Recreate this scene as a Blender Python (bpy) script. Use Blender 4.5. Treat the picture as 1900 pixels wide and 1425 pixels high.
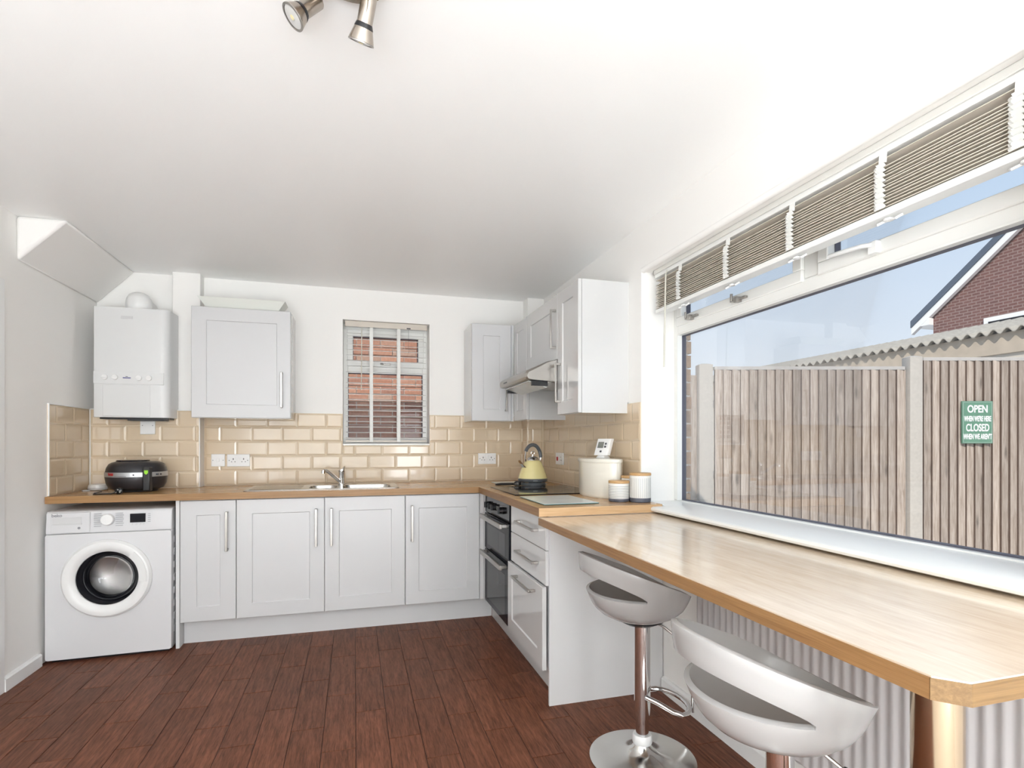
import bpy, bmesh, math, random
from mathutils import Vector, Matrix, geometry
random.seed(7)
S = bpy.context.scene
for o in list(bpy.data.objects): bpy.data.objects.remove(o)
COL = S.collection
PI = math.pi

# ------------------------------------------------------------------ camera
YAW = math.atan2(292, 1011.0)
CAM_H = 1.207
cd = bpy.data.cameras.new('camera'); cam = bpy.data.objects.new('camera', cd); COL.objects.link(cam)
cam.location = (0, 0, CAM_H); cam.rotation_euler = (PI/2, 0, -YAW)
cd.sensor_width = 36; cd.lens = 36*1011/1900; cd.shift_y = (822-712.5)/1900; cd.clip_start = .02
S.camera = cam
# ------------------------------------------------------------------ world, sun, daylight, fill lamps, exposure
W = bpy.data.worlds.new('sky'); S.world = W; W.use_nodes = True
nt = W.node_tree; nt.nodes.clear()
tc = nt.nodes.new('ShaderNodeTexCoord'); sx = nt.nodes.new('ShaderNodeSeparateXYZ'); rp = nt.nodes.new('ShaderNodeValToRGB')
bg = nt.nodes.new('ShaderNodeBackground'); wo = nt.nodes.new('ShaderNodeOutputWorld')
nt.links.new(tc.outputs['Generated'], sx.inputs[0]); nt.links.new(sx.outputs['Z'], rp.inputs[0])
nt.links.new(rp.outputs[0], bg.inputs[0]); nt.links.new(bg.outputs[0], wo.inputs[0])
e = rp.color_ramp.elements
e[0].position = 0.0; e[0].color = (.84, .89, .94, 1)
e[1].position = 1.0; e[1].color = (.40, .58, .86, 1)
for p, c in ((.10, (.80, .88, .97, 1)), (.22, (.68, .80, .95, 1)), (.40, (.52, .69, .91, 1))):
    k = e.new(p); k.color = c
bg.inputs[1].default_value = 1.0
sd = bpy.data.lights.new('sun', 'SUN'); so = bpy.data.objects.new('sun', sd); COL.objects.link(so)
sd.energy = 4.2; sd.angle = .01; sd.color = (1, .94, .86)
so.rotation_euler = Vector((.46, .66, -.60)).to_track_quat('-Z', 'Y').to_euler()
so.location = (-5, -8, 9)
def area(name, loc, direction, w, h, power, color=(1, 1, 1)):
    d = bpy.data.lights.new(name, 'AREA'); o = bpy.data.objects.new(name, d); COL.objects.link(o)
    d.shape = 'RECTANGLE'; d.size = w; d.size_y = h; d.energy = power; d.color = color
    o.location = loc; o.rotation_euler = Vector(direction).to_track_quat('-Z', 'Y').to_euler(); return o
# area lamp standing in for daylight of the unseen patio door behind the camera, then an added fill lamp
area('patio_daylight', (1.38, -3.7, 1.1), (-1, .45, .25), 2.2, 1.9, 106, (.955, .995, 1.065))
area('upward_fill_lamp', (-.3, -3.1, .1), (0, 0, 1), 2.4, 3.0, 208, (.905, .98, 1.085))  # added unseen lamp near the floor, aimed up to lift the ceiling
# added unseen fill lamp behind the camera, aimed up to brighten the ceiling
area('ceiling_fill_lamp', (-.8, -1.2, .9), (0, 0, 1), 1.1, 1.2, 24, (.905, .98, 1.085))
S.view_settings.view_transform = 'Standard'; S.view_settings.look = 'None'
S.view_settings.exposure = 0.0; S.view_settings.gamma = 1.0; S.view_settings.use_curve_mapping = False
cy = S.cycles
cy.max_bounces = 12; cy.diffuse_bounces = 8; cy.glossy_bounces = 5; cy.transparent_max_bounces = 12
cy.caustics_reflective = False; cy.caustics_refractive = False; cy.use_denoising = True; cy.sample_clamp_indirect = 6

# ------------------------------------------------------------------ materials
def srgb(r, g, b):
    f = lambda c: (c/255/12.92 if c/255 <= .04045 else ((c/255+.055)/1.055)**2.4)
    return (f(r), f(g), f(b), 1)
MATS = {}
def mat(name, col, rough=.5, metal=0., spec=.5, coat=0., ior=None, bump=None, var=None, aniso=0.):
    m = bpy.data.materials.new(name); m.use_nodes = True; MATS[name] = m
    n = m.node_tree.nodes; l = m.node_tree.links; b = n['Principled BSDF']
    c = col if len(col) == 4 else (*col, 1)
    b.inputs['Base Color'].default_value = c; b.inputs['Roughness'].default_value = rough
    b.inputs['Metallic'].default_value = metal; b.inputs['Specular IOR Level'].default_value = spec
    b.inputs['Coat Weight'].default_value = coat
    if ior: b.inputs['IOR'].default_value = ior
    if aniso: b.inputs['Anisotropic'].default_value = aniso
    if bump or var:
        t = n.new('ShaderNodeTexCoord'); ns = n.new('ShaderNodeTexNoise'); mp = n.new('ShaderNodeMapping')
        l.new(t.outputs['Object'], mp.inputs[0]); l.new(mp.outputs[0], ns.inputs[0])
        ns.inputs['Scale'].default_value = (bump or var)[0]; ns.inputs['Detail'].default_value = 4
        if bump:
            bp = n.new('ShaderNodeBump'); bp.inputs['Strength'].default_value = bump[1]; bp.inputs['Distance'].default_value = .004
            l.new(ns.outputs[0], bp.inputs['Height']); l.new(bp.outputs[0], b.inputs['Normal'])
            if len(bump) > 2: mp.inputs['Scale'].default_value = bump[2]
        if var:
            mx = n.new('ShaderNodeMix'); mx.data_type = 'RGBA'; l.new(ns.outputs[0], mx.inputs['Factor'])
            mx.inputs['A'].default_value = tuple(x*(1-var[1]) for x in c[:3])+(1,)
            mx.inputs['B'].default_value = tuple(min(1, x*(1+var[1])) for x in c[:3])+(1,)
            l.new(mx.outputs['Result'], b.inputs['Base Color'])
    return m
def wood(name, dark, light, axis, rough=.35, spec=.5, ior=1.5, scale=1., rand=0., knots=0., bump=.05, stretch=22, coat=0.):
    """grain stretched along one object axis, each object shifted by its own random value"""
    m = bpy.data.materials.new(name); m.use_nodes = True; MATS[name] = m
    n = m.node_tree.nodes; l = m.node_tree.links; b = n['Principled BSDF']
    t = n.new('ShaderNodeTexCoord'); mp = n.new('ShaderNodeMapping'); oi = n.new('ShaderNodeObjectInfo')
    ad = n.new('ShaderNodeVectorMath'); ad.operation = 'ADD'; ml = n.new('ShaderNodeVectorMath'); ml.operation = 'SCALE'
    cb = n.new('ShaderNodeCombineXYZ')
    for i in range(3): l.new(oi.outputs['Random'], cb.inputs[i])
    l.new(cb.outputs[0], ml.inputs[0]); ml.inputs['Scale'].default_value = 37. if rand else 0.
    l.new(t.outputs['Object'], ad.inputs[0]); l.new(ml.outputs[0], ad.inputs[1]); l.new(ad.outputs[0], mp.inputs[0])
    sc = [stretch*scale]*3; sc['XYZ'.index(axis)] = 1.6*scale; mp.inputs['Scale'].default_value = sc
    n1 = n.new('ShaderNodeTexNoise'); n1.inputs['Scale'].default_value = 2.2; n1.inputs['Detail'].default_value = 7
    n1.inputs['Roughness'].default_value = .62; n1.inputs['Distortion'].default_value = .5
    l.new(mp.outputs[0], n1.inputs[0])
    n2 = n.new('ShaderNodeTexNoise'); n2.inputs['Scale'].default_value = 9; n2.inputs['Detail'].default_value = 3
    l.new(mp.outputs[0], n2.inputs[0])
    av = n.new('ShaderNodeMath'); av.operation = 'MULTIPLY_ADD'; l.new(n2.outputs[0], av.inputs[0]); av.inputs[1].default_value = .45
    l.new(n1.outputs[0], av.inputs[2])
    cr = n.new('ShaderNodeValToRGB'); l.new(av.outputs[0], cr.inputs[0])
    cr.color_ramp.elements[0].position = .50; cr.color_ramp.elements[0].color = (*dark, 1)
    cr.color_ramp.elements[1].position = .92; cr.color_ramp.elements[1].color = (*light, 1)
    out = cr.outputs[0]
    if rand:
        hv = n.new('ShaderNodeHueSaturation'); mr = n.new('ShaderNodeMapRange'); l.new(oi.outputs['Random'], mr.inputs[0])
        mr.inputs['To Min'].default_value = 1-rand; mr.inputs['To Max'].default_value = 1+rand
        l.new(mr.outputs[0], hv.inputs['Value']); l.new(out, hv.inputs['Color']); out = hv.outputs[0]
    if knots:
        vk = n.new('ShaderNodeTexVoronoi'); vk.inputs['Scale'].default_value = 1.0; mk = n.new('ShaderNodeMapping')
        mk.inputs['Scale'].default_value = (7, 7, 2.2); l.new(ad.outputs[0], mk.inputs[0]); l.new(mk.outputs[0], vk.inputs[0])
        rk = n.new('ShaderNodeValToRGB'); l.new(vk.outputs['Distance'], rk.inputs[0])
        rk.color_ramp.elements[0].position = .03; rk.color_ramp.elements[0].color = (1-knots,)*3+(1,)
        rk.color_ramp.elements[1].position = .17; rk.color_ramp.elements[1].color = (1, 1, 1, 1)
        mm = n.new('ShaderNodeMix'); mm.data_type = 'RGBA'; mm.blend_type = 'MULTIPLY'; mm.inputs['Factor'].default_value = 1
        l.new(out, mm.inputs['A']); l.new(rk.outputs[0], mm.inputs['B']); out = mm.outputs['Result']
    l.new(out, b.inputs['Base Color'])
    b.inputs['Roughness'].default_value = rough; b.inputs['Specular IOR Level'].default_value = spec; b.inputs['IOR'].default_value = ior
    b.inputs['Coat Weight'].default_value = coat
    if bump:
        bp = n.new('ShaderNodeBump'); bp.inputs['Strength'].default_value = bump; bp.inputs['Distance'].default_value = .002
        l.new(av.outputs[0], bp.inputs['Height']); l.new(bp.outputs[0], b.inputs['Normal'])
    return m
def randmat(name, cols, rough=.5, spec=.5, bump=None, coat=0.):
    """colour picked per object from a small ramp, with fine mottling"""
    m = bpy.data.materials.new(name); m.use_nodes = True; MATS[name] = m
    n = m.node_tree.nodes; l = m.node_tree.links; b = n['Principled BSDF']
    oi = n.new('ShaderNodeObjectInfo'); cr = n.new('ShaderNodeValToRGB'); l.new(oi.outputs['Random'], cr.inputs[0])
    el = cr.color_ramp.elements
    el[0].color = (*cols[0], 1); el[1].color = (*cols[-1], 1)
    for i, c in enumerate(cols[1:-1]):
        k = el.new((i+1)/(len(cols)-1)); k.color = (*c, 1)
    out = cr.outputs[0]
    if bump:
        t = n.new('ShaderNodeTexCoord'); ns = n.new('ShaderNodeTexNoise'); l.new(t.outputs['Object'], ns.inputs[0])
        ns.inputs['Scale'].default_value = bump[0]; ns.inputs['Detail'].default_value = 5
        mx = n.new('ShaderNodeMix'); mx.data_type = 'RGBA'; mx.blend_type = 'OVERLAY'; mx.inputs['Factor'].default_value = bump[2]
        l.new(out, mx.inputs['A']); l.new(ns.outputs['Color'], mx.inputs['B'])
        bw = n.new('ShaderNodeRGBToBW'); l.new(ns.outputs['Color'], bw.inputs[0]); l.new(bw.outputs[0], mx.inputs['B'])
        out = mx.outputs['Result']
        bp = n.new('ShaderNodeBump'); bp.inputs['Strength'].default_value = bump[1]; bp.inputs['Distance'].default_value = .004
        l.new(ns.outputs[0], bp.inputs['Height']); l.new(bp.outputs[0], b.inputs['Normal'])
    l.new(out, b.inputs['Base Color']); b.inputs['Roughness'].default_value = rough; b.inputs['Specular IOR Level'].default_value = spec
    b.inputs['Coat Weight'].default_value = coat
    return m
def glassmat(name, tint=(1, 1, 1), refl=.9, film=0.):
    m = bpy.data.materials.new(name); m.use_nodes = True; MATS[name] = m
    n = m.node_tree.nodes; l = m.node_tree.links; n.clear()
    o = n.new('ShaderNodeOutputMaterial'); tr = n.new('ShaderNodeBsdfTransparent'); gl = n.new('ShaderNodeBsdfGlossy')
    fr = n.new('ShaderNodeFresnel'); mx = n.new('ShaderNodeMixShader'); fr.inputs[0].default_value = 1.5
    ml = n.new('ShaderNodeMath'); ml.operation = 'MULTIPLY'; ml.inputs[1].default_value = refl
    tr.inputs[0].default_value = (*tint, 1); gl.inputs['Roughness'].default_value = .02
    l.new(fr.outputs[0], ml.inputs[0]); l.new(ml.outputs[0], mx.inputs[0]); l.new(tr.outputs[0], mx.inputs[1]); l.new(gl.outputs[0], mx.inputs[2])
    last = mx.outputs[0]
    if film:   # dust and smears on the pane
        df = n.new('ShaderNodeBsdfTranslucent'); df.inputs[0].default_value = (.9, .9, .9, 1); m2 = n.new('ShaderNodeMixShader')
        t = n.new('ShaderNodeTexCoord'); ns = n.new('ShaderNodeTexNoise'); l.new(t.outputs['Object'], ns.inputs[0]); ns.inputs['Scale'].default_value = 3.5
        mr = n.new('ShaderNodeMapRange'); l.new(ns.outputs[0], mr.inputs[0]); mr.inputs['From Min'].default_value = .35; mr.inputs['From Max'].default_value = .8
        mr.inputs['To Min'].default_value = film*.5; mr.inputs['To Max'].default_value = film*1.6
        l.new(mr.outputs[0], m2.inputs[0]); l.new(last, m2.inputs[1]); l.new(df.outputs[0], m2.inputs[2]); last = m2.outputs[0]
    l.new(last, o.inputs[0]); return m

PAINT = mat('wall_paint', (.885, .872, .845), .75, bump=(90, .03))
CEIL = mat('ceiling_paint', (.95, .947, .935), .42, spec=.6, bump=(60, .02))
TRIMW = mat('gloss_trim_white', (.84, .84, .83), .3)
CAB = mat('cabinet_white_satin', (.625, .625, .63), .32, bump=(220, .02, (1, 1, 6)))
GLOSSW = mat('cabinet_white_gloss', (.61, .61, .605), .08, coat=.3)
CARC = mat('carcass_white', (.72, .72, .72), .45)
PANELW = mat('end_panel_white', (.68, .68, .68), .4)
UPVC = mat('upvc_white', (.84, .84, .81), .25)
GASKET = mat('grey_gasket', (.10, .10, .13), .5)
PLAST = mat('white_plastic', (.82, .82, .81), .3)
PLASTG = mat('pale_grey_plastic', (.62, .62, .62), .35)
WMW = mat('enamel_white', (.69, .69, .70), .25)
BOIL = mat('boiler_white', (.71, .715, .71), .3)
STEEL = mat('brushed_steel', (.40, .38, .355), .3, 1., bump=(200, .02, (1, 1, 30)))
SINKST = mat('sink_steel', (.56, .545, .52), .27, 1.)
CHROME = mat('chrome', (.80, .80, .80), .06, 1.)
CHROMED = mat('satin_chrome_base', (.72, .72, .70), .16, 1.)
CHROMET = mat('floor_tinted_chrome', (.46, .36, .26), .16, 1.)  # chrome leg tube, brown reflections of the floor put into its base colour
NICKEL = mat('satin_nickel', (.44, .39, .34), .24, 1.)
BLACKP = mat('black_plastic', (.012, .012, .014), .3)
BLACKS = mat('black_satin_plastic', (.02, .019, .022), .38, coat=.2)
BLACKG = mat('black_glass', (.010, .010, .013), .05, spec=.45, ior=1.32)
OVENG = mat('oven_smoked_glass', (.015, .015, .019), .06, spec=.4, ior=1.2)
DARK = mat('dark_void', (.02, .02, .02), .8)
RUBBER = mat('grey_rubber', (.05, .05, .055), .5)
WOODX = wood('oak_laminate_x', (.37, .20, .077), (.56, .335, .155), 'X', .22, ior=1.5)
WOODY = wood('oak_laminate_y', (.42, .245, .105), (.56, .36, .185), 'Y', .2, ior=1.5)
BARTOP = wood('sheen_paled_oak', (.63, .505, .375), (.75, .63, .50), 'Y', .13, ior=2.3, spec=.6, bump=.015, stretch=14)  # oak lightened and desaturated, the window's sheen put into its colour
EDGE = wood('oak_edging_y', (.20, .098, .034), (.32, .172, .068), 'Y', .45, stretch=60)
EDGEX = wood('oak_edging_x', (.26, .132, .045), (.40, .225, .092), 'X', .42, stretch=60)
PLANK = wood('brown_plank', (.072, .026, .015), (.225, .088, .05), 'Y', .42, rand=.12, scale=1.9, bump=.12, stretch=20, spec=.13)
JOINT = mat('plank_joint', (.03, .014, .01), .7)
TILE = randmat('cream_glazed_tile', [(.64, .515, .365), (.67, .545, .39), (.655, .53, .378)], .07, .6)
GROUT = mat('cream_grout', (.80, .70, .56), .8)
CERAM = mat('cream_enamel', (.83, .80, .71), .12, coat=.3)
KETY = mat('yellow_enamel', (.84, .74, .36), .12, coat=.4)
KETG = mat('grey_plastic', (.11, .12, .13), .35)
BAMB = wood('bamboo_lid', (.46, .26, .10), (.62, .39, .18), 'X', .45, stretch=30)
JARW = mat('jar_glaze_white', (.80, .79, .75), .3)
JARG = mat('jar_glaze_grey', (.09, .10, .13), .45)
JARL = mat('jar_stripe_grey', (.30, .33, .34), .5)
SLATW = mat('blind_slat_cream', (.64, .585, .51), .38)
VALW = mat('blind_valance', (.72, .71, .67), .4)
BLINDW = mat('blind_white', (.82, .82, .80), .38)
TAPE = mat('blind_tape', (.82, .82, .79), .8)
WANDM = mat('blind_wand', (.62, .60, .52), .3)
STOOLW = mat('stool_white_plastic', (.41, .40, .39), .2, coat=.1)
RADW = mat('radiator_enamel', (.58, .56, .56), .45)
GLASS = glassmat('window_glass', refl=.25)
GLASSD = glassmat('dusty_window_glass', refl=.25, film=.02)
LENS = mat('lamp_lens', (.55, .54, .52), .2, coat=.5)
BULB = mat('lamp_chip', (.75, .66, .38), .4)
BOARDG = mat('marbled_glass_board', (.70, .75, .74), .2, var=(9, .14))
BOARDE = mat('glass_board_edge', (.12, .24, .24), .1)
FENCE = wood('weathered_fence_board', (.25, .195, .155), (.485, .42, .365), 'Z', .85, rand=.22, scale=.9, knots=.55, bump=.3, stretch=20, spec=.2)
FEDGE = mat('fence_board_edge', (.13, .085, .062), .9, var=(30, .3))
POST = mat('fence_post_grey', (.43, .40, .36), .85, var=(5, .16), bump=(40, .2))
CAPR = mat('fence_cap_grey', (.40, .38, .36), .85, var=(8, .2))
SIGNG = mat('sign_green', (.10, .22, .15), .4, var=(20, .2))
SIGNW = mat('sign_white', (.78, .78, .78), .5)
BRICK = randmat('orange_red_brick', [(.36, .18, .12), (.45, .25, .17), (.30, .16, .12), (.40, .20, .13), (.38, .27, .21)], .9, .2, (45, .5, .45))
BRICKD = randmat('brown_brick', [(.30, .17, .10), (.42, .26, .15), (.22, .14, .10)], .9, .2, (45, .5, .5))
MORTAR = mat('mortar', (.52, .46, .40), .95, bump=(80, .4))
RENDER = mat('cream_render', (.62, .56, .48), .9, var=(3, .05))
FASCIA = mat('weathered_fascia', (.50, .42, .33), .9, var=(9, .22))
CEMENT = mat('corrugated_cement', (.37, .34, .29), .9, var=(14, .35))
GROUND = mat('concrete_ground', (.70, .68, .64), .95, var=(6, .1))
SLATE = mat('dark_roof_edge', (.075, .10, .14), .7)
HOUSEB = None
DRUM = mat('drum_steel', (.62, .60, .56), .22, 1.)
RED = mat('red_print', (.50, .03, .03), .5)
GREYP = mat('grey_print', (.28, .28, .30), .5)
DARKP = mat('dark_print', (.05, .05, .06), .5)
LIME = mat('lime_print', (.32, .72, .03), .5)
SILVER = mat('silver_band', (.45, .46, .47), .3, .6)
BLUED = mat('blue_display', (.03, .04, .22), .3)
REDSW = mat('red_switch', (.40, .02, .02), .4)
LCD = mat('lcd_grey', (.20, .21, .19), .3)
def housebrick():
    m = mat('far_house_brick', (.2, .08, .06), .9)
    n = m.node_tree.nodes; l = m.node_tree.links; b = n['Principled BSDF']
    t = n.new('ShaderNodeTexCoord'); mp = n.new('ShaderNodeMapping'); br = n.new('ShaderNodeTexBrick')
    sp = n.new('ShaderNodeSeparateXYZ'); cb = n.new('ShaderNodeCombineXYZ'); l.new(t.outputs['Object'], sp.inputs[0])
    l.new(sp.outputs['Y'], cb.inputs['X']); l.new(sp.outputs['Z'], cb.inputs['Y']); l.new(cb.outputs[0], br.inputs[0])
    br.inputs['Scale'].default_value = 1; br.inputs['Brick Width'].default_value = .225; br.inputs['Row Height'].default_value = .085
    br.inputs['Mortar Size'].default_value = .012
    br.inputs['Color1'].default_value = (.175, .078, .064, 1); br.inputs['Color2'].default_value = (.14, .062, .052, 1)
    br.inputs['Mortar'].default_value = (.27, .19, .17, 1); l.new(br.outputs['Color'], b.inputs['Base Color']); return m
HOUSEB = housebrick()

# ------------------------------------------------------------------ geometry helpers
ORG = {}
class MB:
    def __init__(s): s.v = []; s.f = []
    def add(s, vs, fs):
        b = len(s.v); s.v += [tuple(p) for p in vs]; s.f += [tuple(b+i for i in f) for f in fs]; return s
    def box(s, x0, x1, y0, y1, z0, z1):
        return s.add([(x0, y0, z0), (x1, y0, z0), (x1, y1, z0), (x0, y1, z0), (x0, y0, z1), (x1, y0, z1), (x1, y1, z1), (x0, y1, z1)],
                     [(0, 3, 2, 1), (4, 5, 6, 7), (0, 1, 5, 4), (1, 2, 6, 5), (2, 3, 7, 6), (3, 0, 4, 7)])
    def loft(s, rings, closed_ends=True, loop=True):
        n = len(rings[0]); vs = [p for r in rings for p in r]; fs = []
        for i in range(len(rings)-1):
            for j in range(n if loop else n-1):
                a = i*n+j; b = i*n+(j+1) % n; fs.append((a, b, b+n, a+n))
        if closed_ends: fs += [tuple(range(n-1, -1, -1)), tuple(range((len(rings)-1)*n, len(rings)*n))]
        return s.add(vs, fs)
    def lathe(s, prof, c=(0, 0, 0), n=40, sx=1, sy=1, ends=True):
        rings = [[(c[0]+max(r, 1e-5)*sx*math.cos(2*PI*k/n), c[1]+max(r, 1e-5)*sy*math.sin(2*PI*k/n), c[2]+z) for k in range(n)] for r, z in prof]
        return s.loft(rings, ends)
    def rev(s, prof, c, ax, n=32, ends=True):
        """revolve (radius, height) profile about an arbitrary axis"""
        q = Vector((0, 0, 1)).rotation_difference(Vector(ax).normalized()); c = Vector(c)
        rings = [[c+q @ Vector((max(r, 1e-5)*math.cos(2*PI*k/n), max(r, 1e-5)*math.sin(2*PI*k/n), z)) for k in range(n)] for r, z in prof]
        return s.loft(rings, ends)
    def cyl(s, a, b, r, r2=None, n=24):
        a = Vector(a); b = Vector(b); L = (b-a).length
        return s.rev([(r, 0), (r if r2 is None else r2, L)], a, b-a, n)
    def tube(s, pts, r, n=10, closed=False):
        P = [Vector(p) for p in pts]; rings = []; up = None; N = len(P)
        for i, p in enumerate(P):
            t = (P[(i+1) % N]-P[i-1]) if closed else (P[min(i+1, N-1)]-P[max(i-1, 0)])
            t.normalize()
            if up is None:
                up = Vector((0, 0, 1)) if abs(t.z) < .9 else Vector((1, 0, 0))
            a = (up-t*up.dot(t)).normalized(); up = a; b = t.cross(a)
            rings.append([p+a*r*math.cos(2*PI*k/n)+b*r*math.sin(2*PI*k/n) for k in range(n)])
        if closed: rings.append(rings[0])
        return s.loft(rings, not closed)
    def prism(s, poly, axis, a0, a1):
        ax = 'XYZ'.index(axis)
        def P(p, a):
            q = list(p); q.insert(ax, a); return tuple(q)
        return s.loft([[P(p, a0) for p in poly], [P(p, a1) for p in poly]])
    def plate(s, outer, holes, z0, z1):
        loops = [[Vector((x, y, 0)) for x, y in lp] for lp in [outer]+holes]
        tri = geometry.tessellate_polygon(loops); pts = [p for lp in loops for p in lp]; n = len(pts)
        vs = [(p.x, p.y, z1) for p in pts]+[(p.x, p.y, z0) for p in pts]
        fs = [tuple(t) for t in tri]+[tuple(i+n for i in reversed(t)) for t in tri]
        b = 0
        for lp in loops:
            k = len(lp)
            for i in range(k): fs.append((b+i, b+(i+1) % k, b+(i+1) % k+n, b+i+n))
            b += k
        return s.add(vs, fs)
    def mesh(s, name, m, off=(0, 0, 0), smooth=35):
        me = bpy.data.meshes.new(name)
        me.from_pydata([(p[0]-off[0], p[1]-off[1], p[2]-off[2]) for p in s.v], [], s.f)
        bm = bmesh.new(); bm.from_mesh(me); bmesh.ops.recalc_face_normals(bm, faces=bm.faces); bm.to_mesh(me); bm.free()
        if m: me.materials.append(m)
        if smooth:
            me.polygons.foreach_set('use_smooth', [True]*len(me.polygons)); me.set_sharp_from_angle(angle=math.radians(smooth))
        return me
    def ob(s, name, m, parent=None, bevel=0, smooth=35, loc=None):
        off = ORG.get(parent.name, (0, 0, 0)) if parent else (loc or (0, 0, 0))
        o = bpy.data.objects.new(name, s.mesh(name, m, off, smooth)); COL.objects.link(o)
        if parent: o.parent = parent
        else: o.location = off
        ORG[o.name] = off
        if bevel:
            b = o.modifiers.new('bevel', 'BEVEL'); b.width = bevel; b.segments = 2; b.limit_method = 'ANGLE'; b.angle_limit = .6
        return o
def tag(o, label=None, cat=None, group=None, kind=None):
    for k, v in (('label', label), ('category', cat), ('group', group), ('kind', kind)):
        if v: o[k] = v
    return o
def thing(name, label, cat, loc, group=None, local=False, rotz=0):
    o = bpy.data.objects.new(name, None); COL.objects.link(o); o.location = loc; o.rotation_euler = (0, 0, rotz)
    o.empty_display_size = .05; ORG[o.name] = (0, 0, 0) if local else tuple(loc)
    return tag(o, label, cat, group)
def struct(o): return tag(o, kind='structure')
def put(me, name, parent, loc, rot=(0, 0, 0)):
    o = bpy.data.objects.new(name, me); COL.objects.link(o); o.parent = parent
    off = ORG.get(parent.name, (0, 0, 0)); o.location = (loc[0]-off[0], loc[1]-off[1], loc[2]-off[2]); o.rotation_euler = rot; return o
def copy_tree(o, parent=None):
    c = o.copy(); COL.objects.link(c); c.parent = parent; ORG[c.name] = ORG.get(o.name, (0, 0, 0))
    for ch in o.children: copy_tree(ch, c)
    return c
def text(body, size, M, m, parent, name='lettering', sx=1., align='CENTER', depth=.0006, bold=0.):
    cu = bpy.data.curves.new(name, 'FONT'); cu.body = body; cu.size = size; cu.align_x = align; cu.align_y = 'CENTER'; cu.extrude = depth; cu.offset = bold
    t = bpy.data.objects.new(name, cu); COL.objects.link(t); bpy.context.view_layer.update()
    me = bpy.data.meshes.new_from_object(t.evaluated_get(bpy.context.evaluated_depsgraph_get())); bpy.data.objects.remove(t)
    off = Vector(ORG.get(parent.name, (0, 0, 0)))
    me.transform(Matrix.Translation(-off) @ M @ Matrix.Diagonal((sx, 1, 1, 1))); me.materials.clear(); me.materials.append(m); me.name = name
    o = bpy.data.objects.new(name, me); COL.objects.link(o); o.parent = parent; return o
def Mface(p, facing):
    """text frame at p: text x runs to the viewer's right, facing '-Y' or '-X' """
    R = Matrix(((1, 0, 0), (0, 0, -1), (0, 1, 0))) if facing == '-Y' else Matrix(((0, 0, -1), (-1, 0, 0), (0, 1, 0)))
    return Matrix.Translation(p) @ R.to_4x4()
def rrect(x0, x1, y0, y1, r, n=5):
    pts = []
    for cx, cy_, a in ((x1-r, y1-r, 0), (x0+r, y1-r, 90), (x0+r, y0+r, 180), (x1-r, y0+r, 270)):
        for k in range(n+1):
            t = math.radians(a+90*k/n); pts.append((cx+r*math.cos(t), cy_+r*math.sin(t)))
    return pts

# ================================================================== ROOM
XL, XR, YB, YF, ZC = -1.64, 1.45, 4.23, -5.4, 2.355
YBOX = 4.115            # tiled boxing on the left part of the back wall
WY0, WY1, WZ0, WZ1 = .80, 2.567, .872, 2.108     # big window opening
SX0, SX1, SZ0, SZ1 = -.084, .557, 1.19, 2.125    # small window opening

floor = struct(MB().box(XL-.1, XR+.2, YF-.1, YB+.1, -.12, -.003).ob('floor', JOINT))
pm = {}
k0 = -14
phases = {}
for k in range(k0, 12):
    xa = .005+.13*k; xb = xa+.13
    if xb < XL or xa > XR: continue
    xa = max(xa, XL); xb = min(xb, XR)
    ph = [.05, .32, .13, .41, .22, .0, .27][k % 7]+random.uniform(-.03, .03)
    j = -1
    while True:
        y0 = .02+ph+.49*j; y1 = y0+.49; j += 1
        if y0 > 3.75: break
        y0c = max(y0, 0); y1c = min(y1, YB)
        if y1c-y0c < .03: continue
        key = (round(xb-xa, 3), round(y1c-y0c, 3))
        if key not in pm:
            w, L = key[0]/2-.0012, key[1]/2-.0012
            b = MB(); b.loft([[(-w, -L, -.003), (w, -L, -.003), (w, L, -.003), (-w, L, -.003)], [(-w, -L, -.0012), (w, -L, -.0012), (w, L, -.0012), (-w, L, -.0012)],
                              [(-w+.0015, -L+.0015, 0), (w-.0015, -L+.0015, 0), (w-.0015, L-.0015, 0), (-w+.0015, L-.0015, 0)]])
            pm[key] = b.mesh('plank', PLANK, smooth=0)
        put(pm[key], 'plank', floor, ((xa+xb)/2, (y0c+y1c)/2, 0))
MB().box(XL, XR, YF, .018, -.003, .004).ob('rear_bounce_sheet', mat('pale_bounce_floor', (.66, .63, .58), .95, bump=(300, .3)), floor)  # pale unseen floor covering, added to bounce light up into the room

ceiling = struct(MB().box(XL-.1, XR+.25, YF-.1, YB+.28, ZC, ZC+.1).ob('ceiling', CEIL))
b = MB()
b.box(XL-.1, SX0, YB, YB+.27, 0, ZC).box(SX1, XR+.25, YB, YB+.27, 0, ZC).box(SX0, SX1, YB, YB+.27, 0, SZ0).box(SX0, SX1, YB, YB+.27, SZ1, ZC)
wall_back = struct(b.ob('wall_back', PAINT))
MB().box(XL, -1.004, YBOX, YB, 0, 1.425).ob('boxing', PAINT, wall_back)
MB().box(-1.171, -1.004, 4.13, YB, 1.425, ZC).ob('chimney_column', PAINT, wall_back, bevel=.004)
MB().box(1.315, XR, 4.108, YB, 0, ZC).ob('pipe_boxing', PAINT, wall_back)
wall_left = struct(MB().box(XL-.1, XL, YF-.1, YB+.1, 0, ZC).ob('wall_left', PAINT))
MB().prism([(XL, 2.125), (-1.418, ZC), (XL, ZC)], 'Y', 3.325, YB).ob('sloped_soffit', PAINT, wall_left, bevel=.018)
b = MB()
b.box(XR, XR+.25, WY1, YB+.1, 0, ZC).box(XR, XR+.25, YF-.1, WY0, 0, ZC).box(XR, XR+.25, WY0, WY1, 0, WZ0).box(XR, XR+.25, WY0, WY1, WZ1, ZC)
wall_right = struct(b.ob('wall_right', PAINT, bevel=.0))
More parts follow.
